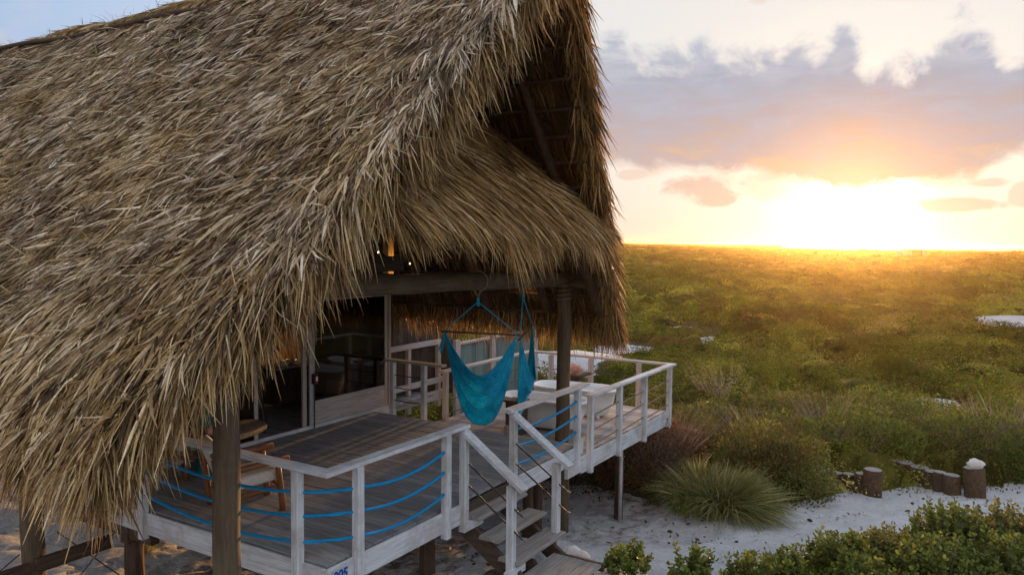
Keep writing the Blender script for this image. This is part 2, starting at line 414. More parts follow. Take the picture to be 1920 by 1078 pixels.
def ground_mat():
    m, nt = new_mat('sand_and_scrub_soil')
    at = N(nt, 'ShaderNodeAttribute'); at.attribute_name = 'col'; sp = N(nt, 'ShaderNodeSeparateColor'); L(nt, at.outputs['Color'], sp.inputs[0])
    c = coords(nt)
    n1 = noise(nt, c, 1.2, 8, 0.65); n2 = noise(nt, c, 14, 6, 0.75); n3 = noise(nt, c, 4.5, 6, 0.7, 0.5)
    sand = ramp(nt, n1, [(0.3, (0.56, 0.555, 0.55)), (0.7, (0.72, 0.715, 0.705))])
    sand = mixc(nt, M_(nt, 'MULTIPLY', ramp(nt, n3, [(0.50, (0, 0, 0)), (0.70, (1, 1, 1))]), 0.30), sand, (0.36, 0.34, 0.325))
    sand = mixc(nt, M_(nt, 'MULTIPLY', ramp(nt, n2, [(0.56, (0, 0, 0)), (0.68, (1, 1, 1))]), 0.35), sand, (0.20, 0.16, 0.125))
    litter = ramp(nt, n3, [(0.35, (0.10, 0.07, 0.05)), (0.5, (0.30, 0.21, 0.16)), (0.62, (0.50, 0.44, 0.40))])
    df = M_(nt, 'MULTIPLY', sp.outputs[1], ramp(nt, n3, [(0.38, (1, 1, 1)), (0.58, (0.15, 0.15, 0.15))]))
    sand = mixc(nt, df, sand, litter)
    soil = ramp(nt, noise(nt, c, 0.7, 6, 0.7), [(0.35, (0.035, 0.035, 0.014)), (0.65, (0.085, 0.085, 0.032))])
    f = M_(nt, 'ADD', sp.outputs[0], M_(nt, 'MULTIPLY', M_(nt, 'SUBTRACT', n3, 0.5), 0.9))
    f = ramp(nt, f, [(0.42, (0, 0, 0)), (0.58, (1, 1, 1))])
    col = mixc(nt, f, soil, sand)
    b = M_(nt, 'ADD', M_(nt, 'MULTIPLY', n2, 0.35), M_(nt, 'ADD', n3, M_(nt, 'MULTIPLY', n1, 1.5)))
    finish(nt, col, 0.95, b, 0.9, 0.12, 0.1)
    return m
terrain()
# sea
mb = MB(); ns = 96
ring = lambda r, z: [(camxy[0] + r * math.cos(2 * math.pi * i / ns), camxy[1] + r * math.sin(2 * math.pi * i / ns), z) for i in range(ns)]
mb.loft([ring(400, -9.0), ring(1500, -9.0), ring(9000, -9.0)], False, False)
m, nt = new_mat('sea_water')
finish(nt, (0.10, 0.16, 0.21), 0.35, noise(nt, coords(nt, (0.05, 0.3, 1)), 2, 5), 0.5, 0.6, 0.5)
tag(mb.build('sea', m), 'pale calm sea along the right hand horizon', 'sea', kind='structure')

# ================================================================ FOLIAGE
GREEN = [(0, (0.014, 0.021, 0.005)), (0.35, (0.046, 0.062, 0.012)), (0.65, (0.100, 0.122, 0.021)), (1, (0.22, 0.22, 0.045))]
OLIVE = [(0, (0.018, 0.020, 0.006)), (0.4, (0.056, 0.062, 0.015)), (0.75, (0.120, 0.120, 0.032)), (1, (0.21, 0.19, 0.07))]
RUST = [(0, (0.035, 0.02, 0.012)), (0.4, (0.095, 0.05, 0.028)), (0.75, (0.17, 0.10, 0.05)), (1, (0.21, 0.17, 0.06))]
TWIG = [(0, (0.05, 0.036, 0.03)), (0.5, (0.13, 0.105, 0.09)), (1, (0.25, 0.22, 0.19))]
LIME = [(0, (0.025, 0.036, 0.007)), (0.4, (0.072, 0.092, 0.017)), (0.75, (0.15, 0.165, 0.028)), (1, (0.27, 0.26, 0.05))]
for _p in (GREEN, OLIVE, LIME, RUST, TWIG):
    for _i, (_a, _c) in enumerate(_p): _p[_i] = (_a, tuple(v * (1.25 if _p is RUST else 1.9) for v in _c))
def leaves(P, Nn, size, asp, col):
    """folded oval leaves: 6 verts, 2 quads each. Nn = leaf direction"""
    n = len(P); D = nrm(Nn); ref = nrm(rng.normal(size=(n, 3))); S = nrm(np.cross(D, ref)); U = np.cross(S, D)
    l = size; w = size * asp; V = np.zeros((n, 6, 3))
    V[:, 0] = P; V[:, 3] = P + D * l[:, None]
    for k, (t, sgn) in ((1, (.35, 1)), (2, (.8, .75)), (5, (.35, -1)), (4, (.8, -.75))):
        V[:, k] = P + D * (l * t)[:, None] + S * (w * 0.5 * sgn)[:, None] + U * (w * 0.22)[:, None]
    F = np.array([(0, 1, 2, 3), (0, 3, 4, 5)]); F = (np.arange(n) * 6)[:, None, None] + F[None]
    return V.reshape(-1, 3), F.reshape(-1, 4), np.repeat(col, 6, axis=0)
def cards(P, Nn, size, col):
    n = len(P); Nn = nrm(Nn); a = nrm(np.cross(Nn, nrm(rng.normal(size=(n, 3))))); b = np.cross(Nn, a)
    l = size[:, None] * .55; w = l * .62
    V = np.stack([P - a * l, P - b * w + a * l * .1, P + a * l, P + b * w + a * l * .1], 1)
    F = np.arange(n * 4).reshape(-1, 4)
    return V.reshape(-1, 3), F, np.repeat(col, 4, axis=0)
def dome(c, rx, ry, h, n, size, palette, tone=0.5, tv=0.25, up=0.7, seed=0, inner=0.35, asp=0.55, lob=0.35, cut=0.12):
    d = nrm(rng.normal(size=(int(n * 1.9), 3))); d[:, 2] = np.abs(d[:, 2]) * 1.0 - cut; d = nrm(d)[:n]; n = len(d)
    f = 1 + lob * fbm(d * 2.2 + seed * 3.7, 1.0, seed % 97, 3)
    r = f * (1 - inner * rng.random(n) ** 2)
    P = np.c_[d[:, 0] * rx, d[:, 1] * ry, d[:, 2] * h] * r[:, None] + np.array(c)
    clump = fbm(P, 2.2 / max(0.4, rx * 0.6), seed % 89 + 3, 2)
    D = nrm(d * 0.7 + np.array((0, 0, up)) + rng.normal(0, 0.55, (n, 3)))
    t = tone + tv * clump + rng.normal(0, tv * 0.55, n)
    return leaves(P, D, size * rng.uniform(0.6, 1.3, n), asp, pal(t, palette))
def stems(c, rx, h, n, w=0.012, palette=TWIG, spread=0.9, tone=0.4, curl=0.2):
    a = rng.uniform(0, 2 * math.pi, n); q = rng.random(n) ** 0.6
    D = np.c_[np.cos(a) * q * spread * rx, np.sin(a) * q * spread * rx, np.full(n, h) * rng.uniform(.7, 1.15, n)]
    lg = np.linalg.norm(D, axis=1)
    P = np.array(c) + np.c_[np.cos(a) * q * rx * .15, np.sin(a) * q * rx * .15, np.zeros(n)]
    return ribbons(P, D, lg, np.full(n, w), rng.normal(.02, .05, n), rng.normal(0, curl, n), rng.uniform(0, 3.1, n), pal(rng.normal(tone, .2, n), palette), 3)

# ================================================================ SKY, SUN, HAZE
SUN_AZ = FAZ - math.atan((1590 - 960) / 1436)     # world azimuth of the sun, from +X towards +Y
SUN_EL = R(3.0)
EXPOSURE = 0.75
def build_world():
    w = bpy.data.worlds.new('World'); sc.world = w; w.use_nodes = True; nt = w.node_tree; nt.nodes.clear()
    out = N(nt, 'ShaderNodeOutputWorld'); bg = N(nt, 'ShaderNodeBackground'); bg.inputs[1].default_value = 0.1
    sky = N(nt, 'ShaderNodeTexSky', sky_type='NISHITA', sun_disc=False)
    sky.sun_elevation = SUN_EL; sky.sun_rotation = math.pi / 2 - SUN_AZ; sky.altitude = 0; sky.air_density = 1.0; sky.dust_density = 2.0; sky.ozone_density = 2.0
    tc = N(nt, 'ShaderNodeTexCoord'); D = tc.outputs['Generated']
    sx = N(nt, 'ShaderNodeSeparateXYZ'); L(nt, D, sx.inputs[0]); x, y, z = sx.outputs
    el = M_(nt, 'MULTIPLY', M_(nt, 'ARCSINE', M_(nt, 'MINIMUM', M_(nt, 'MAXIMUM', z, -1.0), 1.0)), 180 / math.pi)
    # azimuth measured to the right of the sun, by rotating into the sun's frame (seam is opposite the sun)
    cs, sn = math.cos(SUN_AZ), math.sin(SUN_AZ)
    fx = M_(nt, 'ADD', M_(nt, 'MULTIPLY', x, cs), M_(nt, 'MULTIPLY', y, sn))
    rx = M_(nt, 'SUBTRACT', M_(nt, 'MULTIPLY', x, sn), M_(nt, 'MULTIPLY', y, cs))
    az = M_(nt, 'MULTIPLY', M_(nt, 'ARCTAN2', rx, fx), 180 / math.pi)      # + = right of sun
    sund = Vector((cs * math.cos(SUN_EL), sn * math.cos(SUN_EL), math.sin(SUN_EL)))
    dt = N(nt, 'ShaderNodeVectorMath', operation='DOT_PRODUCT'); L(nt, D, dt.inputs[0]); dt.inputs[1].default_value = sund
    ang = M_(nt, 'MULTIPLY', M_(nt, 'ARCCOSINE', M_(nt, 'MINIMUM', dt.outputs['Value'], 1.0)), 180 / math.pi)
    S = 10.0
    k = lambda c: (c[0] * S, c[1] * S, c[2] * S)
    # thin high haze veil: white round the sun, blue away from it
    g1 = M_(nt, 'EXPONENT', M_(nt, 'MULTIPLY', M_(nt, 'POWER', M_(nt, 'DIVIDE', ang, 30.0), 2.0), -1.0))
    veil = ramp(nt, M_(nt, 'DIVIDE', ang, 110.0), [(0.0, (.62, .59, .54)), (0.14, (.53, .52, .51)), (0.28, (.51, .515, .53)), (0.42, (.36, .43, .55)), (0.55, (.25, .345, .50)), (1.0, (.56, .57, .62))])
    veil = mixc(nt, 1.0, veil, k((1, 1, 1)), 'MULTIPLY')
    base = mixc(nt, 0.88, sky.outputs[0], veil)
    # warm band low on the horizon
    lowf = M_(nt, 'EXPONENT', M_(nt, 'MULTIPLY', M_(nt, 'MAXIMUM', el, 0.0), -0.24))
    warm = ramp(nt, M_(nt, 'DIVIDE', ang, 60.0), [(0.0, (1.1, 1.0, .82)), (0.10, (.70, .61, .49)), (0.2, (.575, .47, .37)), (0.5, (.50, .40, .335)), (1.0, (.40, .35, .35))])
    base = mixc(nt, M_(nt, 'MULTIPLY', lowf, 0.85), base, mixc(nt, 1.0, warm, k((1, 1, 1)), 'MULTIPLY'))
    # glow where the sun stands behind the cloud edge
    g2 = M_(nt, 'EXPONENT', M_(nt, 'MULTIPLY', M_(nt, 'POWER', M_(nt, 'DIVIDE', ang, 2.9), 2.0), -1.0))
    base = mixc(nt, g2, base, k((2.6, 2.3, 1.8)))
    # ---- cloud bank
    cn = N(nt, 'ShaderNodeCombineXYZ'); L(nt, az, cn.inputs[0]); L(nt, M_(nt, 'MULTIPLY', el, 1.35), cn.inputs[1])
    n1 = noise(nt, cn.outputs[0], 0.30, 10, 0.60, 0.4)
    n2 = noise(nt, cn.outputs[0], 0.11, 5, 0.55, 0.2)
    c3 = N(nt, 'ShaderNodeMapping'); c3.inputs['Scale'].default_value = (0.45, 1.3, 1); c3.inputs['Rotation'].default_value = (0, 0, R(-12)); L(nt, cn.outputs[0], c3.inputs['Vector'])
    n3 = noise(nt, c3.outputs[0], 0.55, 7, 0.55, 0.6)
    def curve(u0, u1, pts, vmax):
        fc = nt.nodes.new('ShaderNodeFloatCurve'); cv = fc.mapping.curves[0]
        pts = [((p - u0) / (u1 - u0), q / vmax) for p, q in pts]
        cv.points[0].location = pts[0]; cv.points[1].location = pts[-1]
        for p in pts[1:-1]: cv.points.new(*p)
        fc.mapping.update()
        f = M_(nt, 'DIVIDE', M_(nt, 'SUBTRACT', az, u0), (u1 - u0), clamp=True); L(nt, f, fc.inputs['Value'])
        return M_(nt, 'MULTIPLY', fc.outputs[0], vmax)
    o = 23.69   # sun's angle right of the camera axis
    sh = lambda pts: [(a - o, b) for a, b in pts]
    top = curve(-40, 40, sh([(-16, 12), (-4, 14), (4, 15.0), (7.1, 15.6), (9, 13.9), (12, 13.6), (13.6, 14.9), (15.2, 13.7), (18.6, 13.4), (19.9, 14.7), (21, 13.9), (23, 14.0), (24.7, 12.0), (26.5, 12.0), (28.7, 13.1), (30.3, 14.2), (31.5, 13.4), (32.4, 12.0), (34, 12.9), (38, 13.2), (50, 11), (63, 8)]), 20)
    bot = curve(-40, 40, sh([(-16, 7), (4, 5.9), (8, 5.6), (12, 5.3), (17, 4.9), (20.5, 4.1), (23.5, 3.6), (26, 3.7), (28, 3.9), (30.5, 4.4), (32, 5.2), (34, 6.2), (40, 6), (63, 6)]), 20)
    ell = M_(nt, 'ADD', el, M_(nt, 'MULTIPLY', M_(nt, 'SUBTRACT', n1, 0.5), 8.0))
    elb = M_(nt, 'ADD', el, M_(nt, 'MULTIPLY', M_(nt, 'SUBTRACT', n1, 0.5), 3.4))
    def sstep(v, a, b):
        mr = N(nt, 'ShaderNodeMapRange', interpolation_type='SMOOTHSTEP'); L(nt, v, mr.inputs[0]); mr.inputs[1].default_value = a; mr.inputs[2].default_value = b
        return mr.outputs[0]
    dtop = sstep(M_(nt, 'SUBTRACT', top, ell), -0.5, 1.9)
    dbot = sstep(M_(nt, 'SUBTRACT', elb, bot), -0.5, 0.8)
    bank = M_(nt, 'MULTIPLY', dtop, dbot)
    hole = sstep(n1, 0.70, 0.60)
    bank = M_(nt, 'MULTIPLY', bank, M_(nt, 'MAXIMUM', hole, sstep(M_(nt, 'SUBTRACT', top, el), 2.0, 4.0)))
    # small clouds
    def blob(u, v, ru, rv, amp=1.0):
        q = M_(nt, 'ADD', M_(nt, 'POWER', M_(nt, 'DIVIDE', M_(nt, 'SUBTRACT', az, u - o), ru), 2.0), M_(nt, 'POWER', M_(nt, 'DIVIDE', M_(nt, 'SUBTRACT', el, v), rv), 2.0))
        q = M_(nt, 'ADD', q, M_(nt, 'MULTIPLY', M_(nt, 'SUBTRACT', n1, 0.5), 3.6))
        return M_(nt, 'MULTIPLY', sstep(q, 1.15, 0.35), amp)
    small = None
    for b in ((14.3, 3.9, 3.2, 1.15, .9), (18.2, 4.0, 2.6, 1.0, .45), (9.0, 5.0, 1.4, .45, .5), (30.2, 2.7, 2.6, .5, .8), (31.5, 4.0, 1.3, .4, .7), (33.6, 3.2, 1.0, .8, .6), (26, 3.4, 1.2, .4, .3), (17.5, 17.0, 1.2, .8, .35)):
        q = blob(*b); small = q if small is None else M_(nt, 'MAXIMUM', small, q)
    # colours of the bank
    t = M_(nt, 'ADD', M_(nt, 'DIVIDE', M_(nt, 'SUBTRACT', el, 4.0), 11.0), M_(nt, 'MULTIPLY', M_(nt, 'SUBTRACT', n3, 0.5), 0.75))
    cc = ramp(nt, t, [(0.05, (.47, .315, .22)), (0.22, (.37, .27, .235)), (0.42, (.295, .255, .27)), (0.65, (.25, .265, .32)), (0.9, (.295, .32, .375)), (1.0, (.38, .40, .43))])
    cc = mixc(nt, M_(nt, 'MULTIPLY', M_(nt, 'SUBTRACT', n3, 0.33), 1.1, None, True), cc, (.38, .34, .365))
    cc = mixc(nt, M_(nt, 'MULTIPLY', M_(nt, 'EXPONENT', M_(nt, 'MULTIPLY', M_(nt, 'POWER', M_(nt, 'DIVIDE', ang, 5.0), 2.0), -1.0)), 0.5), cc, (.66, .42, .25))
    # thin bright rims
    rim = M_(nt, 'MULTIPLY', sstep(M_(nt, 'SUBTRACT', top, ell), 1.6, 0.2), 0.45)
    cc = mixc(nt, rim, cc, (.42, .41, .43))
    cc = mixc(nt, 1.0, cc, k((1, 1, 1)), 'MULTIPLY')
    base = mixc(nt, M_(nt, 'MULTIPLY', bank, 0.97), base, cc)
    base = mixc(nt, M_(nt, 'MULTIPLY', small, 0.9), base, k((.46, .32, .25)))
    # faint pink puffs high on the left
    puff = M_(nt, 'MULTIPLY', sstep(n2, 0.50, 0.66), M_(nt, 'MULTIPLY', sstep(az, -38, -46), 0.85))
    base = mixc(nt, puff, base, k((.37, .37, .42)))
    L(nt, base, bg.inputs[0]); L(nt, bg.outputs[0], out.inputs[0])
    w.cycles.sampling_method = 'AUTOMATIC'
    sl = bpy.data.lights.new('sun', 'SUN'); so = bpy.data.objects.new('sun', sl); COL.objects.link(so)
    sl.energy = 4.0; sl.angle = R(2.0); sl.color = (1.0, 0.55, 0.24)
    so.rotation_euler = sund.to_track_quat('Z', 'Y').to_euler(); so.location = (20, 5, 20)
build_world()
def build_haze():
    m, nt = new_mat('haze_air')
    v = N(nt, 'ShaderNodeVolumePrincipled'); o = N(nt, 'ShaderNodeOutputMaterial'); L(nt, v.outputs[0], o.inputs['Volume'])
    v.inputs['Color'].default_value = (0.97, 0.66, 0.28, 1); v.inputs['Density'].default_value = 0.00014; v.inputs['Anisotropy'].default_value = 0.88
    mb = MB().box((-9400, -9400, -16), (9400, 9400, 9.0))
    tag(mb.build('haze', m), 'thin warm evening haze over the scrub', 'haze', kind='stuff')
build_haze()
sc.view_settings.view_transform = 'Standard'; sc.view_settings.look = 'None'; sc.view_settings.exposure = EXPOSURE; sc.view_settings.gamma = 1
sc.cycles.max_bounces = 8; sc.cycles.diffuse_bounces = 4; sc.cycles.glossy_bounces = 3; sc.cycles.transmission_bounces = 4; sc.cycles.volume_bounces = 0; sc.cycles.transparent_max_bounces = 8
sc.cycles.use_denoising = True

# ================================================================ CABIN ROOF
XM, RZ, K = 2.71, 7.0, 1.25
YBACK = 14.5
cabin = thing('thatched_cabin', 'tall A frame beach cabin under a shaggy palm thatch roof, standing on timber poles', 'cabin', (XM, 4.0, 0))
def rakey(z, sgn=-1): return -0.31 * (z - 2.05) + 0.42 * np.clip((3.0 - z) / 1.3, 0, 1) if sgn < 0 else -0.21 * (z - 1.1)
def ndir(sgn): # outward normal of slope, sgn -1 left +1 right
    n = np.array((sgn * K, 0, 1.0)); return n / np.linalg.norm(n)
SL = math.hypot(1, K)
def slope_pt(sgn, s, y, off=0.0):
    """s = distance down the slope from ridge"""
    x = XM + sgn * s / SL; z = RZ - K * s / SL
    n = ndir(sgn); return np.stack([x + n[0] * off, y, z + n[2] * off], -1)
SMAX = 4.56 * SL
# base sheets (solid slabs)
def slab_sheet(sgn, smax, off0, off1, name, mat):
    ns, ny = 40, 60; rows = []
    mb = MB()
    for off in (off0, off1):
        for i in range(ns + 1):
            s = smax * i / ns; zz = RZ - K * s / SL
            y0 = rakey(zz, sgn) + 0.12
            for j in range(ny + 1):
                y = y0 + (YBACK - y0) * j / ny
                p = slope_pt(sgn, s, y, off + (0.03 * math.sin(y * 5.1 + s * 3) * (off > 0.05)))
                mb.v.append(tuple(p))
    o = (ns + 1) * (ny + 1); w = ny + 1
    for i in range(ns):
        for j in range(ny):
            a = i * w + j
            mb.f.append((a, a + 1, a + w + 1, a + w)); mb.f.append((o + a, o + a + w, o + a + w + 1, o + a + 1))
    for i in range(ns):
        a = i * w; mb.f.append((a, a + w, o + a + w, o + a)); a = i * w + ny; mb.f.append((a, o + a, o + a + w, a + w))
    for j in range(ny):
        a = ns * w + j; mb.f.append((a, a + 1, o + a + 1, o + a)); a = j; mb.f.append((a, o + a, o + a + 1, a + 1))
    return mb.build(name, mat, cabin)
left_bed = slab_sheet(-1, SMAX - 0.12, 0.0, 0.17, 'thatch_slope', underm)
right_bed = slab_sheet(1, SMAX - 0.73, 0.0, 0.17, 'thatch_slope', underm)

def frond_field(n, sgn, smin, smax, ymin, ymax, per=9, Lr=(0.16, 0.42), wid=(0.012, 0.036), bias=0.52, off=0.17, seed=0, palette=None):
    """clumps of fan-palm leaflets lying on a slope"""
    s = rng.uniform(smin, smax, n); y = rng.uniform(ymin, ymax, n)
    if ymax > 4: y = ymin + (ymax - ymin) * rng.random(n) ** 1.25
    z = RZ - K * s / SL; yr = rakey(z, sgn); k = y > yr + 0.02; s, y, z, yr = s[k], y[k], z[k], yr[k]; n = len(s)
    nn = ndir(sgn); dn = np.array((sgn / SL, 0, -K / SL)); yy = np.array((0, 1.0, 0))
    s = np.repeat(s, per); y = np.repeat(y, per); yr = np.repeat(yr, per)
    fan = np.tile(np.linspace(-1, 1, per), n) * np.repeat(rng.uniform(0.15, 0.75, n), per)
    edge = np.exp(-np.clip(y - yr, 0, 5) / 0.55)
    q2 = np.c_[s, y]
    flow = bias + 0.28 * fbm(q2, 0.55, 61 + seed) + 0.25 * fbm(q2, 2.0, 67 + seed) + np.repeat(rng.normal(0, 0.13, n), per)
    hem0 = np.clip((s - (SMAX - 2.4)) / 2.0, 0, 1); flow = flow * (1 - edge) * (1 - .9 * hem0) - edge * 0.30
    ang = flow + fan + rng.normal(0, 0.16, n * per)
    lift = np.repeat(rng.gamma(2.0, 0.07, n), per) + rng.normal(0, 0.07, n * per) + 0.03
    D = dn[None] * np.cos(ang)[:, None] + yy[None] * np.sin(ang)[:, None] + nn[None] * lift[:, None]
    bump = 0.05 * fbm(q2, 1.3, 71) + 0.03 * fbm(q2, 4, 73)
    P = slope_pt(sgn, s, y, 0) + nn[None] * (off + bump + .05 * (((s + .12 * vnoise(q2, 1.1, 5)) / .42) % 1.0 - .6) + rng.uniform(-0.06, 0.05, n * per))[:, None] + rng.normal(0, 0.02, (n * per, 3))
    big_ = np.repeat(rng.random(n) < 0.10, per)
    Lg = rng.uniform(*Lr, n * per) * np.where(big_, 1.25, 1) * (1 + 0.15 * edge) * (.80 + .12 * np.clip((s - 2.5) / 4, 0, 1)); W = rng.uniform(*wid, n * per) * np.where(big_, 1.5, 1)
    hem = np.clip((s - (SMAX - 1.6)) / 1.6, 0, 1)
    droop = rng.gamma(2, 0.05, n * per) + 0.55 * edge * rng.random(n * per) + 0.75 * hem * rng.random(n * per)
    curl = rng.normal(0, 0.26, n * per)
    roll = rng.normal(0, 0.9, n * per)
    tone = 0.50 + 0.22 * fbm(q2, 0.8, 81 + seed) + 0.16 * fbm(q2, 3.0, 83 + seed) + np.repeat(rng.normal(0, 0.15, n), per) + rng.normal(0, 0.24, n * per) + .35 * (rng.random(n * per) < .10)
    a = pal(tone, GREY); b = pal(tone, STRAW)
    mixf = np.clip(0.25 + 0.11 * (s - 2.8) + 0.9 * fbm(q2, 1.1, 91) + np.repeat(rng.normal(0, .3, n), per) - 0.35 * edge * (s < 3.5), 0, 1)[:, None]
    c = a * (1 - mixf) + b * mixf
    if palette is not None: c = pal(tone, palette)
    return ribbons(P, D, Lg, W, droop, curl, roll, c, 3, np.tile(nn, (n * per, 1)))
parts = [frond_field(16500, -1, 0.0, SMAX - 0.05, -2.2, 8.0),
         frond_field(1900, -1, 0.0, SMAX, -2.2, 4.0, per=7, Lr=(.26, .50), wid=(.010, .028), off=0.19, seed=5),
         frond_field(2200, -1, 0.0, SMAX, 7.5, YBACK, Lr=(.4, .8), wid=(.02, .035))]
# strays sticking up
n = 1500; s = rng.uniform(0.1, SMAX, n); y = rng.uniform(-1, 10, n); yr = rakey(RZ - K * s / SL); y = np.maximum(y, yr + .1)
D = rng.normal(0, 0.5, (n, 3)) + np.array((-1 / SL, .2, -K / SL)) * 0.5 + ndir(-1) * 0.35
parts.append(ribbons(slope_pt(-1, s, y, .2), D, rng.uniform(.15, .42, n), rng.uniform(.010, .026, n), rng.uniform(0, .4, n), rng.normal(0, .4, n), rng.uniform(0, 3, n), pal(rng.uniform(.3, 1, n), STRAW)))
V, F, C = join(parts); big('thatch_leaves', V, F, C, thatchm, left_bed)
def rake_fringe(sgn, n, spread, palette, Lr=(.22, .62), smax=SMAX, dens=1.6):
    """leaves hanging over the sloping gable edge"""
    s = rng.uniform(0.0, smax, n); z = RZ - K * s / SL; yr = rakey(z, sgn)
    g = rng.random(n)
    nn = ndir(sgn); P = slope_pt(sgn, s, yr + rng.uniform(-0.02, 0.28, n), 0) + nn[None] * (rng.uniform(-0.02, .20, n))[:, None]
    cl = np.floor(s * 3.5) + 100 * (sgn > 0); cr = vnoise(np.c_[cl, cl * 0], 1.37, 5)
    D = np.c_[sgn * (0.22 + 0.18 * rng.normal(size=n)), -0.45 * spread + 0.30 * cr + 0.24 * rng.normal(size=n), -0.85 + 0.12 * rng.normal(size=n)]
    D = D + nn[None] * (0.10 * g[:, None])
    t = 0.44 + 0.22 * cr + rng.normal(0, .2, n)
    return ribbons(P, D, rng.uniform(*Lr, n), rng.uniform(.010, .026, n), rng.uniform(.05, .45, n), rng.normal(0, .15, n), rng.normal(0, .9, n), pal(t, palette), 4)
def eave_fringe(sgn, n, palette, smax=SMAX, ymax=YBACK, Lr=(.35, .8)):
    s = smax - 0.55 * rng.random(n) ** 1.3; z = RZ - K * s / SL; yr = rakey(z, sgn); y = yr + (ymax - yr) * rng.random(n) ** 1.4
    nn = ndir(sgn); P = slope_pt(sgn, s, y, 0) + nn[None] * rng.uniform(0, .2, n)[:, None]
    cr = vnoise(np.c_[y, y * 0], 2.3, 7)
    D = np.c_[sgn * (0.35 + .2 * rng.normal(size=n)), 0.10 + .25 * cr + .2 * rng.normal(size=n), -1 + .1 * rng.normal(size=n)]
    t = .42 + .15 * cr + rng.normal(0, .2, n)
    return ribbons(P, D, rng.uniform(*Lr, n), rng.uniform(.010, .024, n), rng.uniform(.1, .5, n), rng.normal(0, .12, n), rng.normal(0, .9, n), pal(t, palette), 4)
V, F, C = join([rake_fringe(-1, 5200, 0.8, STRAW), eave_fringe(-1, 6500, STRAW, Lr=(.2, .52))]); big('thatch_fringe', V, F, C, thatchm, left_bed)

# right slope: fringe beyond the rake, layered underside, hem
def underside(n, sgn, ymax):
    row = rng.integers(0, 17, n); s = 0.3 + row * 0.40 + rng.normal(0, 0.015, n)
    z = RZ - K * s / SL; yr = rakey(z, sgn); y = yr + (ymax - yr) * rng.random(n)
    k = (s < SMAX - .68); s, y = s[k], y[k]; n = len(s)
    nn = ndir(sgn); P = slope_pt(sgn, s, y, -0.015 + 0.0)
    cr = fbm(np.c_[s, y], 3.0, 13)
    D = np.array((sgn / SL, 0, -K / SL))[None] + np.c_[np.zeros(n), .16 * rng.normal(size=n) + .2 * cr, np.zeros(n)] - nn[None] * rng.uniform(.02, .13, n)[:, None]
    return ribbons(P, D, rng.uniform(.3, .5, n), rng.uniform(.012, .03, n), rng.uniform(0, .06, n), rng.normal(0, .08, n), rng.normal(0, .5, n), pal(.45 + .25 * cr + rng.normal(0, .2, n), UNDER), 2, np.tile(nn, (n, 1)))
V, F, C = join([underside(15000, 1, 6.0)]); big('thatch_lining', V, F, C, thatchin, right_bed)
V, F, C = join([rake_fringe(1, 3600, .35, BROWN, (.2, .55), SMAX - .58), eave_fringe(1, 4500, BROWN, SMAX - .66, 8.0, (.25, .55)), frond_field(900, 1, 0, SMAX - .68, -2, 6, palette=BROWN)])
big('thatch_fringe', V, F, C, thatchm, right_bed)
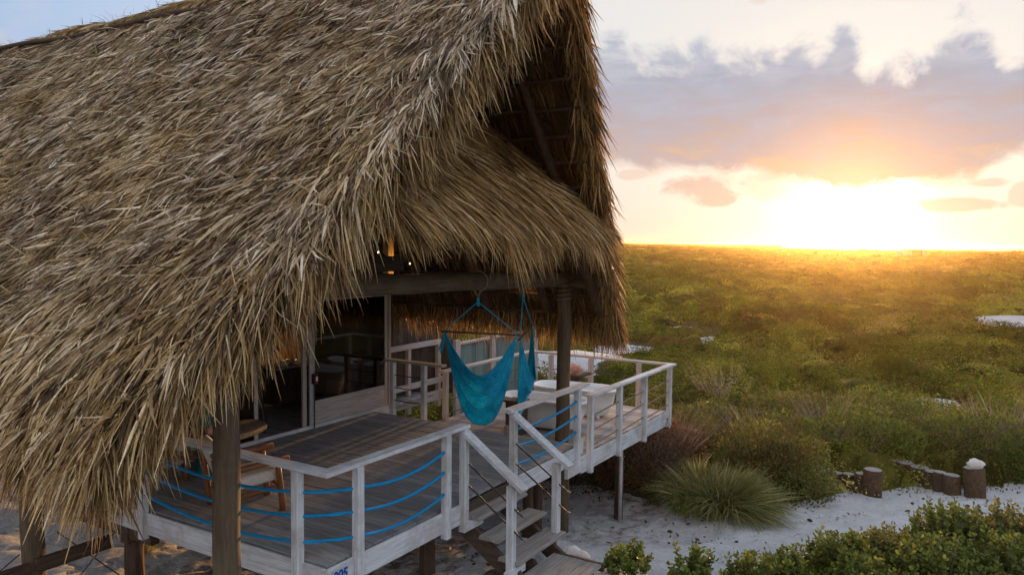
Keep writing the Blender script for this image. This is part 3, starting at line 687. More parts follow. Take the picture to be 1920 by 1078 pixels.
# gable skirt roof: plane z = AZ0 + AK*(y - AY0)
AY0, AZ0, AK = -0.50, 3.60, 0.98
def skirt_w(z): # half-width available under the main roof
    return (RZ - z) / K
def skirt():
    mb = MB(); ns = 14; LS = math.hypot(1, AK)
    for off in (-0.10, 0.04):
        for i in range(ns + 1):
            y = AY0 + 3.15 * i / ns; z = AZ0 + AK * (y - AY0)
            for j in range(21):
                hw = skirt_w(z) - 0.06 + 0.12; x = XM + hw * (j / 10 - 1)
                mb.v.append((x, y - off * AK / LS, z + off / LS))
    w = 21; o = (ns + 1) * w
    for i in range(ns):
        for j in range(w - 1):
            a = i * w + j; mb.f.append((a, a + w, a + w + 1, a + 1)); mb.f.append((o + a, o + a + 1, o + a + w + 1, o + a + w))
    for j in range(w - 1): mb.f.append((j, j + 1, o + j + 1, o + j))
    bed = mb.build('gable_skirt', underm, cabin)
    n = 18000
    y = AY0 + rng.random(n) ** 0.9 * 3.1; z = AZ0 + AK * (y - AY0); hw = skirt_w(z); u = rng.uniform(-1, 1, n); x = np.maximum(XM + hw * u + 0.1, .45 + .3 * rng.random(n) - .9 * (z - 3.6))
    LS = math.hypot(1, AK); nn = np.array((0, -AK / LS, 1 / LS)); dn = np.array((0, -1 / LS, -AK / LS))
    q = np.c_[x, y * 2]; cr = fbm(q, 1.1, 19); c2 = fbm(q, 3.5, 23)
    fan = 0.26 * cr + 0.38 * c2 + rng.normal(0, .15, n) + 0.36
    D = dn[None] * np.cos(fan)[:, None] + np.array((1.0, 0, 0))[None] * np.sin(fan)[:, None] + nn[None] * rng.gamma(2, .045, n)[:, None]
    P = np.c_[x, y, z] + nn[None] * (.05 + .05 * cr + rng.uniform(-.04, .04, n))[:, None]
    hem = np.clip((AY0 + .55 - y) / .55, 0, 1)
    t = .52 + .20 * cr + .18 * c2 + rng.normal(0, .22, n)
    r1 = ribbons(P, D, rng.uniform(.3, .65, n), rng.uniform(.012, .028, n), rng.gamma(2, .04, n) + .4 * hem * rng.random(n), rng.normal(0, .1, n), rng.normal(0, .7, n), pal(t, BROWN), 3, np.tile(nn, (n, 1)))
    n = 7500; x = rng.uniform(XM - 2.3, XM + 3.55, n); y = AY0 + rng.uniform(-.05, .45, n); z = AZ0 + AK * (y - AY0) + rng.uniform(-.12, .08, n)
    # hem turns the corner at the right end
    over = x > XM + 2.9; y = np.where(over, AY0 + .1 + (x - XM - 2.9) * 1.1 + rng.uniform(0, .5, n), y)
    cr = vnoise(np.c_[x, x * 0], 3.1, 29); c2 = vnoise(np.c_[x, x * 0], 9, 31)
    D = np.c_[.25 + .45 * c2 + .25 * cr + .14 * rng.normal(size=n), -.32 + .12 * rng.normal(size=n), -1 + 0 * x]
    t = .52 + .2 * cr + rng.normal(0, .22, n)
    r2 = ribbons(np.c_[x, y, z], D, rng.uniform(.22, .55, n) * (1 + .40 * cr), rng.uniform(.008, .018, n), rng.uniform(.05, .4, n), rng.normal(0, .1, n), rng.normal(0, .9, n), pal(t, BROWN), 4)
    V, F, C = join([r1, r2]); big('skirt_leaves', V, F, C, thatchm, bed)
skirt()
# ridge cap
cap = MB(); n = 60; rings = []
for i in range(n + 1):
    y = rakey(7) - .05 + (YBACK - rakey(7)) * i / n; h = .10 * fbm(np.array([[y, 0.]]), .7, 3)[0]
    rings.append([(XM + .30 * math.cos(a), y, RZ - .10 + (.26 + h) * math.sin(a)) for a in np.linspace(-.5, math.pi + .5, 12)])
cap.loft(rings)
capo = cap.build('ridge_cap', underm, cabin)
n = 5200; y = rng.uniform(rakey(7), YBACK, n); sd = rng.choice([-1, 1], n, p=[.8, .2]); a = rng.uniform(.15, 1.45, n)
h = .10 * fbm(np.c_[y, y * 0], .7, 3)
P = np.c_[XM + sd * .31 * np.cos(a), y, RZ - .10 + (.27 + h) * np.sin(a)]
D = np.c_[sd * np.sin(a), .35 + .3 * rng.normal(size=n), -np.cos(a) + .12]
r1 = ribbons(P, D, rng.uniform(.15, .34, n), rng.uniform(.014, .034, n), rng.uniform(.1, .6, n), rng.normal(0, .3, n), rng.normal(0, .8, n), pal(rng.normal(.6, .2, n), STRAW), 3)
n = 260; y = rng.uniform(1, YBACK, n)
r2 = ribbons(np.c_[np.full(n, XM - .05), y, np.full(n, RZ + .14)], np.c_[rng.normal(-.2, .5, n), rng.normal(.3, .6, n), np.full(n, .6)], rng.uniform(.12, .38, n), rng.uniform(.006, .014, n), rng.uniform(0, .5, n), rng.normal(0, .4, n), rng.normal(0, .9, n), pal(rng.normal(.45, .2, n), STRAW), 3)
V, F, C = join([r1, r2]); big('ridge_leaves', V, F, C, thatchm, capo)
pts = [(XM - .40 + .02 * math.sin(y * 3), y, RZ - .17 + .03 * math.sin(y * 1.3) + .022 * min(y - 3, 9)) for y in np.linspace(rakey(7), YBACK, 40)]
MB().tube(pts, .045, 8, jit=.1).build('ridge_pole', dark['y'], cabin, True)
# rafters and battens on both slopes (underside)
for sgn in (-1, 1):
    for yy in ((0.0, 1.0, 2.3, 3.6) if sgn > 0 else (1.2, 2.5, 3.8)):
        s0 = max(0.05, (RZ - (1.9 - yy / .42)) / K * SL if yy < 0 else 0.05)
        s0 = 0.1
        if yy < 0:
            z0 = 1.9 - (yy - 0.15) / 0.42          # lowest height at which the rake reaches this y
            s0 = 0.1
        p = slope_pt(sgn, s0, yy - (0.9 if yy < 0 else 0), -0.10); q = slope_pt(sgn, SMAX - 1.15, yy, -0.16)
        MB().log(p, q, .065, .08, 10, 8).build('rafter', dark['z'], cabin, True)
    for r_ in range(14):
        if sgn > 0 and .5 + r_ * .44 > SMAX - .8: continue
        s = 0.5 + r_ * 0.44; y0 = rakey(RZ - K * s / SL, sgn) + .1
        pts = [slope_pt(sgn, s + .01 * math.sin(y * 4 + r_), y, -.13 + .008 * math.sin(y * 7)) for y in np.linspace(y0, 6.5 if sgn > 0 else 4.5, 14)]
        MB().tube(pts, .024, 6).build('batten', dark['y'], cabin, True)
# poles and tie beam
YB = 0.58
posts = [((-.75, YB), -1.5, 2.75, .135, .12), ((6.2, YB), -2.0, 2.62, .125, .115), ((-.75, 4.2), -1.6, 2.2, .13, .12), ((6.2, 4.75), -2.0, 2.0, .12, .11)]
for (px, py), z0, z1, r0, r1 in posts:
    z0 = gz(px, py) - .15
    MB().log((px, py, z0), (px + .01, py, z1), r0, r1, 20, 16, .006).build('roof_post', logm['z'], cabin, True)
MB().log((-.55, YB, 2.82), (7.72, YB, 2.66), .135, .115, 20, 14).build('tie_beam', logm['x'], cabin, True)
MB().log((7.725, YB, 2.66), (7.74, YB, 2.66), .112, .11, 20, 2, 0).build('beam_end', logend, cabin, True)
MB().log((6.17, -.22, 2.66), (6.17, .44, 2.66), .105, .10, 16, 4).build('wall_plate', logm['y'], cabin, True)
MB().log((6.17, -.232, 2.66), (6.17, -.2205, 2.66), .10, .102, 16, 2, 0).build('plate_end', logend, cabin, True)
MB().tube([(6.2 + .128 * math.cos(a), YB + .128 * math.sin(a), 2.30 + .012 * a) for a in np.linspace(0, 8 * math.pi, 80)], .013, 6).build('lashing', jute, cabin, True)
# hip poles of the skirt
for sx in (1,):
    MB().log((XM + sx * .9, 1.9, 5.75), (XM + sx * 2.85, -.35, 3.45), .05, .06, 10, 6).build('skirt_pole', brown['z'], cabin, True)

# ================================================================ CABIN WALLS
YW = 4.46
WX0, WX1 = -0.1, 6.12
floor = MB()
for i in range(56):
    x = WX0 + .06 + i * .14
    if x + .13 < 7.7: floor.box((x, YW + .06, -.05), (x + .134, 9.0, .0))
floor.build('interior_floor', deckm, cabin)
MB().box((WX0, 9.0, -.3), (7.75, 9.08, 2.4)).build('back_wall', inner, cabin)
for x in (WX0, 7.7):
    mb = MB()
    for k in range(32):
        y = YW + .1 + k * .14; zt = min(RZ - K * abs(x - XM) - .12, 5)
        mb.box((x + random.uniform(-.003, .003), y + (.6 if x > 5 else 0), -.06), (x + .05, y + .136 + (.6 if x > 5 else 0), max(zt, 2.0)))
    mb.build('side_wall', brown['z'], cabin)
# gable wall above the doors (boards)
mb = MB()
for k in range(45):
    x = WX0 + k * .14
    if x + .14 > WX1: break
    zt = min(RZ - K * abs(x - XM), RZ - K * abs(x + .14 - XM)) - .12
    if zt > 2.45: mb.box((x, YW + .02 + random.uniform(-.003, .003), 2.44), (x + .136, YW + .06, zt))
mb.build('gable_wall', brown['z'], cabin)
# left wall panel with window strips
mb = MB()
for k in range(7):
    x = WX0 + k * .14; mb.box((x, YW + random.uniform(0, .004), .0), (x + .136, YW + .05, 2.3))
mb.build('front_wall', brown['z'], cabin)
MB().cbox((WX0, YW - .06, -.12), (WX1 + .02, YW - .005, .055)).build('door_sill', white['x'], cabin)
MB().cbox((WX0, YW - .05, 2.32), (WX1, YW + .015, 2.44)).build('door_header', pinkw['x'], cabin)
# sliding screen door (closed leaf) and open doorway
def door(x0, x1, label, sill, first):
    d = MB()
    d.cbox((x0, YW - .045, .06), (x0 + .075, YW + .0, 2.32)); d.cbox((x1 - .075, YW - .045, .06), (x1, YW + .0, 2.32))
    d.box((x0 + .076, YW - .04, 2.23), (x1 - .076, YW - .004, 2.315))
    o = d.build('sliding_door', pinkw['z'], cabin); o['label'] = label
    if sill:
        MB().box((x0 + .076, YW - .038, .062), (x1 - .076, YW - .006, sill)).build('kick_panel', pinkw['x'], o)
        for k in range(22):
            xx = x0 + .12 + k * (x1 - x0 - .24) / 21; MB().box((xx, YW - .042, .11 + .012 * random.random()), (xx + .014, YW - .0382, .127 + .012 * random.random())).build('nail', rodm, o)
    MB().box((x0 + .076, YW - .026, (sill or .062) + .002), (x1 - .076, YW - .018, 2.228)).build('screen', glass, o)
    return o
door(4.03, 6.04, 'wide sliding leaf with dark glass over a pale nail studded kick panel', .47, True)
door(.92, 1.9, 'narrow leaf half hidden by thatch', .30, False)
o = door(1.93, 2.86, 'narrow leaf beside the open doorway', None, False)
MB().cbox((3.84, YW - .03, .06), (3.93, YW + .02, 2.31)).build('door_jamb', pinkw['z'], cabin)
MB().cbox((3.95, YW - .085, .06), (4.02, YW - .047, 2.31)).build('door_jamb', galv, cabin)
MB().cbox((3.98, YW - .17, .80), (4.07, YW - .09, .98)).build('switch_box', boxred, cabin)
MB().box((4.005, YW - .176, .85), (4.045, YW - .1705, .93)).build('switch_plate', ceram, cabin)
MB().tube([(4.035, YW - .10, .80), (4.035, YW - .10, -.1)], .012, 6).build('cable', plain('dark_teal_pipe', (.01, .05, .06)), cabin)
MB().cbox((6.06, YW - .06, .0), (6.13, YW + .02, 2.5)).build('corner_post', pinkw['z'], cabin)
# brown clad side bay (lean-to) beyond the right slope
mb = MB(); top = lambda x: 2.52 - .46 * (x - 6.15)
x = 6.16
while x < 9.1:
    mb.box((x, 5.0 + random.uniform(-.004, .004), -.25), (x + .146, 5.04, top(x + .146) - .01)); x += .15
mb.build('side_bay', brown['z'], cabin)
MB().bar((6.05, 4.95, top(6.05) + .02), (9.25, 4.95, top(9.25) + .02), .07, .10).build('bay_rafter', dark['x'], cabin)
MB().add([(6.05, 4.85, top(6.05) + .09), (9.3, 4.85, top(9.3) + .09), (9.3, 7.5, top(9.3) + .09), (6.05, 7.5, top(6.05) + .09), (6.05, 4.85, top(6.05) + .15), (9.3, 4.85, top(9.3) + .15), (9.3, 7.5, top(9.3) + .15), (6.05, 7.5, top(6.05) + .15)], [(0, 3, 2, 1), (4, 5, 6, 7), (0, 1, 5, 4), (1, 2, 6, 5), (2, 3, 7, 6), (3, 0, 4, 7)]).build('bay_roof', underm, cabin)
MB().cbox((6.42, 4.93, .0), (6.56, 4.985, 2.3)).build('bay_post', pinkw['z'], cabin)
# loft light: pale board, post and two small spot lamps in the gable
MB().cbox((.2, .66, 2.93), (2.0, .72, 3.12)).build('loft_board', brown['x'], cabin)
MB().cbox((2.16, 1.05, 2.75), (2.27, 1.15, 3.6)).build('loft_post', plain('ochre_post', (.45, .27, .10), .8, .3, 8), cabin)
MB().bar((1.35, 1.1, 3.75), (2.05, .9, 2.95), .06, .06).build('loft_brace', brown['z'], cabin)
for (x, y, z) in ((1.45, .62, 3.17), (2.14, .70, 3.02)):
    mb = MB().loft([[(x + r * math.cos(a), y + d, z + r * math.sin(a)) for a in np.linspace(0, 2 * math.pi, 13)[:-1]] for r, d in ((.012, .03), (.026, .02), (.026, -.02))], True, False)
    h = mb.build('spot_lamp', iron, cabin)
    MB().loft([[(x + r * math.cos(a), y + d, z + r * math.sin(a)) for a in np.linspace(0, 2 * math.pi, 13)[:-1]] for r, d in ((.012, -.021), (.011, -.026))]).build('lens', bulb, h)
def lamp(name, loc, e, col=(1, .55, .18), r=.03):
    l = bpy.data.lights.new(name, 'POINT'); l.energy = e; l.color = col; l.shadow_soft_size = r
    o = bpy.data.objects.new(name, l); COL.objects.link(o); o.location = loc; return o
lamp('spot_light', (2.22, .90, 3.02), 1.6)
lamp('eave_light', (5.95, 1.1, 2.62), 3)
lamp('room_light', (6.3, 7.6, 1.3), 4)
# ---- things inside, seen through the open door and the glass
def furn_base(name, label, cat, loc): return thing(name, label, cat, loc)
t = thing('sideboard', 'low wooden sideboard standing behind the dark glass door', 'sideboard', (5.6, 6.3, 0))
MB().cbox((4.7, 6.05, .08), (6.0, 6.5, .78)).build('carcass', brown['z'], t)
MB().cbox((4.66, 6.0, .782), (6.03, 6.54, .83)).build('worktop', pinkw['x'], t)
for k in range(3):
    d = MB().cbox((4.73 + k * .43, 6.03, .12), (5.12 + k * .43, 6.048, .58)).build('door', brown['z'], t)
    MB().box((5.06 + k * .43, 6.012, .33), (5.085 + k * .43, 6.0295, .40)).build('handle', iron, d)
def lathe(name, prof, c, mat, parent=None, n=20, sq=None):
    mb = MB(); rings = []
    for r, z in prof: rings.append([(c[0] + r * math.cos(a), c[1] + r * math.sin(a), c[2] + z) for a in np.linspace(0, 2 * math.pi, n + 1)[:-1]])
    mb.loft(rings); return mb.build(name, mat, parent, True, None if parent else c)
o = lathe('white_vase', [(.05, 0), (.07, .05), (.065, .16), (.05, .20), (.055, .22)], (5.75, 6.25, .832), ceram); tag(o, 'small pale vase standing on the sideboard behind the glass', 'vase')
for k, (x, r) in enumerate(((4.95, .08), (5.2, .11))):
    o = lathe('bowl', [(.03, 0), (r, .05), (r * 1.05, .08), (r * .9, .078), (.02, .03)], (x, 6.22, .832), ceram); tag(o, ('smaller' if k == 0 else 'larger') + ' of the two pale bowls on the sideboard behind the glass', 'bowl')
t = thing('telescope', 'dark telescope on a tripod standing just inside the open doorway', 'telescope', (3.45, 5.2, 0))
c = (3.45, 5.2)
for a in (.3, 2.4, 4.5): MB().tube([(c[0] + .34 * math.cos(a), c[1] + .34 * math.sin(a), .0), (c[0] + .03 * math.cos(a), c[1] + .03 * math.sin(a), 1.15)], .02, 8).build('leg', iron, t)
MB().tube([(c[0], c[1], 1.1), (c[0], c[1], 1.3)], .035, 10).build('mount', iron, t)
MB().tube([(c[0] - .3, c[1] + .1, 1.28), (c[0] + .1, c[1], 1.34), (c[0] + .42, c[1] - .1, 1.38)], [.045, .05, .06], 14).build('optical_tube', iron, t, True)
t = thing('curtain', 'orange lit curtain hanging at the back of the cabin room', 'curtain', (6.6, 8.3, 0))
mb = MB(); rings = []
for z in np.linspace(.35, 2.2, 6): rings.append([(6.0 + .016 * i, 8.3 + .04 * math.sin(i * .9), z) for i in range(90)] + [(6.0 + .016 * i, 8.33 + .04 * math.sin(i * .9), z) for i in range(89, -1, -1)])
mb.loft(rings); mb.build('cloth', plain('ochre_cloth', (.55, .30, .10), .9, .15, 9), t)
MB().tube([(5.9, 8.32, 2.22), (7.5, 8.32, 2.22)], .015, 8).build('rail', iron, t)

# ================================================================ DECKS
deck = thing('timber_deck', 'main raised deck of grey boards with whitewashed fascia in front of the cabin', 'deck', (2.8, 2.2, 0))
mb = MB(); x = .03
while x < 5.62:
    w = .138; y = .035
    brk = [random.uniform(.8, 3.6)] if random.random() < .7 else []
    y1s = brk + [YW - .07]; y0 = .03 + random.uniform(-.012, .012)
    for y1 in y1s:
        mb.cbox((x, y0, -.035 + random.uniform(-.002, .002)), (min(x + w, 5.65), y1 - .003, 0 + random.uniform(-.002, .002)), .004); y0 = y1 + .003
    x += w + .007
mb.build('decking', deckm, deck)
MB().cbox((-.02, -.04, -.27), (2.28, -.002, -.012)).build('fascia', white['x'], deck)
MB().cbox((3.45, -.04, -.27), (5.66, -.002, -.012)).build('fascia', white['x'], deck)
MB().cbox((2.281, -.03, -.27), (3.449, -.005, -.04)).build('fascia', brown['x'], deck)
MB().cbox((-.04, -.0, -.28), (-.002, YW + .0, -.012)).build('fascia', white['y'], deck)
MB().cbox((5.66, .0, -.27), (5.695, 3.5, -.012)).build('fascia', white['y'], deck)
mb = MB()
for yy in (.5, 1.6, 2.8, 4.0): mb.cbox((.0, yy, -.30), (5.6, yy + .09, -.04))
mb.build('joist', dark['x'], deck); deck.children[-1]
MB().cbox((.0, .56, -.50), (9.6, .68, -.305)).build('bearer', dark['x'], deck)
MB().cbox((.0, 3.45, -.52), (6.0, 3.60, -.305)).build('bearer', dark['x'], deck)
MB().cbox((.02, 3.0, -.45), (.14, 4.7, -.303)).build('bearer', dark['y'], deck)
piers = [(2.45, .62, .11), (.18, 3.6, .12), (5.1, .62, .09), (5.62, .75, .10), (8.05, .30, .085), (2.2, 3.6, .1), (4.6, 3.6, .1), (8.0, 2.9, .09), (9.4, 2.9, .09), (.25, .75, .11)]
for x, y, r in piers: MB().log((x, y, gz(x, y) - .2), (x, y, -.50 if y in (.62, .75, 3.6) else -.40), r, r * .95, 14, 6, .004).build('pier', dark['z'], deck)
MB().tube([(7.8, .16, gz(7.8, .16) - .1), (7.8, .16, -.45)], .035, 12).build('drain_pipe', galv, deck, True)
MB().tube([(7.8, .16, -.80), (7.8, .16, -.76)], .042, 12).build('pipe_clamp', galv, deck)
# bracing under the left side
MB().cbox((-.80, 3.98, -.72), (.12, 4.08, -.56)).build('brace_beam', dark['x'], deck)
MB().cbox((-3.4, 3.98, -.74), (-.88, 4.08, -.58)).build('brace_beam', dark['x'], deck)
for a, b in (((-.62, 3.9, -.25), (.25, 3.5, -1.25)), ((-.7, 4.0, -1.3), (.1, 3.7, -.3)), ((-2.2, 4.3, -.4), (-.9, 4.2, -1.2)), ((-2.2, 4.3, -1.3), (-.9, 4.2, -.5))):
    MB().tube([a, b], .008, 6).build('brace_cable', iron, deck)
# lower bathing deck
LZ = -.19
ld = thing('bathing_deck', 'lower pale deck to the right carrying the two white bathtubs', 'deck', (7.8, 1.7, LZ))
mb = MB(); x = 5.70
while x < 9.7:
    mb.cbox((x, .0 + random.uniform(-.01, .01), LZ - .035), (min(x + .138, 9.76), 3.4, LZ + random.uniform(-.002, .002)), .004); x += .145
mb.build('decking', deckl, ld)
MB().cbox((5.70, -.045, LZ - .30), (9.78, -.012, LZ - .015)).build('fascia', white['x'], ld)
MB().cbox((9.765, -.01, LZ - .30), (9.80, 3.42, LZ - .015)).build('fascia', white['y'], ld)
MB().cbox((5.1, -.10, -.42), (5.69, -.042, -.2)).build('fascia_end', white['x'], ld)
for yy in (1.2, 2.3, 3.2): MB().cbox((5.7, yy, LZ - .28), (9.7, yy + .08, LZ - .04)).build('joist', dark['x'], ld)

# ================================================================ RAILINGS
def sag(p, q, s, n=12):
    p, q = np.array(p, float), np.array(q, float)
    return [p + (q - p) * t + np.array((0, 0, -4 * s * t * (1 - t))) for t in np.linspace(0, 1, n)]
def post(parent, x, y, z0, z1, m=white, w=.098):
    return MB().cbox((x - w / 2, y - w / 2, z0), (x + w / 2, y + w / 2, z1), .008).build('post', m['z'], parent)
CAPW = .15
rl = thing('rope_railing', 'whitewashed corner railing with three sagging blue ropes left of the steps', 'railing', (0, 0, 0))
PX = -.055
ROPES = (.72, .47, .20)
lp = [(PX, .36), (PX, 3.02), (PX, 4.42)]; fp = [(.40, PX), (1.95, PX), (2.32, PX)]
for p in lp + fp[:2]: post(rl, p[0], p[1], -.33, .954)
post(rl, 2.32, -.06, -.36, .954)
MB().cbox((-.10, -.10, .955), (.05, YW - .08, 1.0)).build('top_rail', white['y'], rl)
MB().cbox((.052, -.10, .953), (2.40, .05, .998)).build('top_rail', white['x'], rl)
for z in ROPES:
    MB().tube(sag((PX, .41, z), (PX, 2.97, z + .02), .10, 16), .0185, 8).build('rope', bluerope, rl, True)
    MB().tube(sag((PX, 3.07, z), (PX, 4.37, z), .05), .0185, 8).build('rope', bluerope, rl, True)
    MB().tube(sag((PX + .03, .33, z), (.37, PX + .03, z), .012), .0185, 8).build('rope', bluerope, rl, True)
    MB().tube(sag((.44, PX, z), (1.91, PX, z + .03), .09, 16), .0185, 8).build('rope', bluerope, rl, True)
rr_ = thing('rope_railing', 'whitewashed railing with three taut blue ropes between the steps and the bathing deck', 'railing', (4.5, 0, 0))
for x, z0 in ((3.52, -.33), (5.50, -.33)): post(rr_, x, PX, z0, .954)
MB().cbox((3.38, -.10, .953), (5.85, .05, .998)).build('top_rail', white['x'], rr_)
for z in (.74, .50, .24):
    MB().tube(sag((3.57, PX, z - .05), (5.46, PX, z + .02), .06, 16), .0185, 8).build('rope', bluerope, rr_, True)
MB().cbox((5.56, -.105, -.10), (5.64, -.045, .12)).build('post_block', white['z'], rr_)
MB().cbox((3.42, -.02, .62), (3.469, .04, .76)).build('switch_box', rodm, rr_)
# railing of the bathing deck
br = thing('rod_railing', 'faded white railing with thin rusty rods around the bathing deck', 'railing', (7.8, 1.7, LZ))
ZR = .80
bx = [5.96, 7.15, 8.35, 9.72]
for x in bx: post(br, x, -.07, LZ - .33, ZR - .046)
for y in (.62, 1.75, 2.75): post(br, 9.74, y, LZ - .0, ZR - .046, pinkw)
for x in (6.5, 8.1): post(br, x, 3.33, LZ - .3, ZR - .046, pinkw)
MB().cbox((5.86, -.145, ZR - .045), (9.92, .005, ZR)).build('top_rail', white['x'], br)
MB().cbox((9.77, .006, ZR - .043), (9.92, 3.40, ZR + .002)).build('top_rail', pinkw['y'], br)
MB().cbox((6.35, 3.25, ZR - .045), (9.769, 3.40, ZR)).build('top_rail', pinkw['x'], br)
for z in (.60, .35, .09):
    z = z + LZ + .03
    for a, b in zip(bx[:-1], bx[1:]): MB().tube([(a + .05, -.07, z - .02), (b - .05, -.07, z + .03)], .012, 6).build('rod', rodm, br)
    MB().tube([(9.74, .0, z), (9.74, 3.3, z)], .008, 6).build('rod', iron, br)
    MB().tube([(6.5, 3.33, z), (9.7, 3.33, z)], .008, 6).build('rod', iron, br)
# short railing on the back right of the main deck
sr = thing('rod_railing', 'short grey railing with dark rods at the back edge of the main deck', 'railing', (5.9, 3.9, 0))
MB().cbox((5.90, 2.98, .955), (6.06, 4.40, 1.0)).build('top_rail', pinkw['y'], sr)
for y in (3.45, 4.22): post(sr, 5.97, y, -.25, .954)
for z in (.70, .45, .20): MB().tube(sag((5.97, 4.18, z), (5.97, 3.5, z), .01), .010, 6).build('rod', iron, sr)
# balcony beyond
bl = thing('balcony_railing', 'pinkish timber railing and beams of the side balcony beside the sliding door', 'railing', (8, 5.38, 0))
MB().cbox((6.45, 4.80, 1.0), (8.32, 4.89, 1.11)).build('top_rail', pinkw['x'], bl)
for x in (7.2, 8.26): post(bl, x, 4.845, -.4, .995, pinkw)
MB().cbox((6.2, 4.80, .13), (8.5, 4.88, .25)).build('lower_rail', pinkw['x'], bl)
MB().cbox((6.2, 4.80, -.26), (8.5, 4.88, -.04)).build('fascia', pinkw['x'], bl)
# teal shower wall
tw = thing('shower_wall', 'teal vertical board wall with pinkish posts behind the bathing deck', 'wall', (10.2, 4.5, -2))
mb = MB(); x = 8.45
while x < 11.9:
    mb.box((x, 4.5 + random.uniform(-.004, .004), gz(x, 4.5) - .1), (x + .155, 4.54, .98)); x += .16
mb.build('boards', tealb, tw)
for x in (8.42, 9.9, 11.95): MB().cbox((x - .09, 4.40, gz(x, 4.5) - .1), (x + .09, 4.485, 1.1)).build('post', pinkw['z'], tw)
MB().cbox((8.5, 4.42, .98), (11.9, 4.56, 1.03)).build('cap_rail', pinkw['x'], tw)

# ================================================================ STEPS
st = thing('steps', 'weathered timber steps with white handrails and dark rods leading down to the sand', 'steps', (2.9, -.6, -.9))
for (y0, y1, z) in ((-.27, -.005, -.17), (-.56, -.25, -.395), (-.86, -.54, -.61)):
    w = (y1 - y0) / 2
    for k in range(2): 
        o = MB().cbox((2.38, y0 + k * w + .003, z - .045), (3.56 if z > -.3 else 3.60, y0 + (k + 1) * w - .003, z + k * .001), .006).build('tread', treadm, st)
for x in (2.46, 3.42):
    MB().bar((x, .02, -.36), (x, -.95, -.98), .06, .22).build('stringer', brown['y'], st)
MB().cbox((2.30, -.16, -.33), (2.62, -.10, -.22)).build('support_block', white['x'], st)
MB().cbox((2.20, -.80, -.80), (2.62, -.74, -.69)).build('support_block', white['x'], st)
for x, rx in ((2.36, 2.33), (3.52, 3.52)):
    MB().cbox((x - .049, -.79, gz(x, -.74) - .1), (x + .049, -.692, .33), .008).build('newel', white['z'], st)
    MB().bar((rx, .03, .975), (rx, -.95, .315), .15, .045, (0, 0, 1)).build('handrail', white['y'], st)
    for dz in (.0, -.28):
        MB().tube([(x, -.02, .56 + dz), (x, -.90, -.02 + dz)], .012, 8).build('rod', iron, st)
        MB().tube([(x, -.90, -.02 + dz), (x + .05, -.93, -.05 + dz)], .014, 8).build('rod_end', rodm, st)
pf = thing('landing', 'low boardwalk landing of narrow grey planks at the foot of the steps', 'boardwalk', (2.6, -1.2, -.9))
for k in range(6):
    y = -1.50 + k * .118
    MB().cbox((1.95, y, -.875), (3.36, y + .112, -.835 + random.uniform(-.002, .002)), .004).build('plank', deckl if 0 else treadm, pf)
MB().cbox((3.362, -1.52, -.93), (3.41, -.79, -.825)).build('edge_board', dark['y'], pf)
for y in (-1.4, -.95): MB().cbox((2.0, y, -1.1), (3.35, y + .06, -.878)).build('joist', dark['x'], pf)
for k, (x, y, s) in enumerate(((2.55, -.35, .16), (3.1, -.55, .2), (3.25, -.75, .14), (2.75, -.7, .12))):
    rk = MB(); rings = []
    for z, r in ((0, .7), (.25, 1), (.6, .9), (.85, .5)): rings.append([(x + s * r * math.cos(a) * (1 + .25 * math.sin(a * 3 + k)), y + s * r * .8 * math.sin(a), gz(x, y) - .04 + s * z) for a in np.linspace(0, 2 * math.pi, 9)[:-1]])
    rk.loft(rings); tag(rk.build('rock', plain('dark_rock', (.09, .07, .055), .95, .4, 12, bstr=.8) if k == 0 else bpy.data.materials['dark_rock'], None, False, (x, y, gz(x, y))), 'dark rough rock lying in the shade under the steps', 'rock', 'rocks under the steps')

# sign 205
sg = thing('number_sign', 'pale house number plate with blue digits 205 on the deck corner', 'sign', (.1, -.06, -.2))
MB().cbox((.015, -.052, -.29), (.235, -.043, -.055), .003).build('plate', signm, sg)
cu = bpy.data.curves.new('digits', 'FONT'); cu.body = '205'; cu.size = .145; cu.extrude = .002; cu.space_character = .95; cu.shear = .12; cu.offset = .0035
to = bpy.data.objects.new('digits_tmp', cu); COL.objects.link(to); bpy.context.view_layer.update()
me = bpy.data.meshes.new_from_object(to); bpy.data.objects.remove(to)
me.transform(Matrix.Translation((.03, -.0535, -.165)) @ Matrix.Rotation(R(90), 4, 'X')); me.transform(Matrix.Translation(-Vector(sg.location)))
me.materials.clear(); me.materials.append(signb); dg = bpy.data.objects.new('digits', me); COL.objects.link(dg); dg.parent = sg

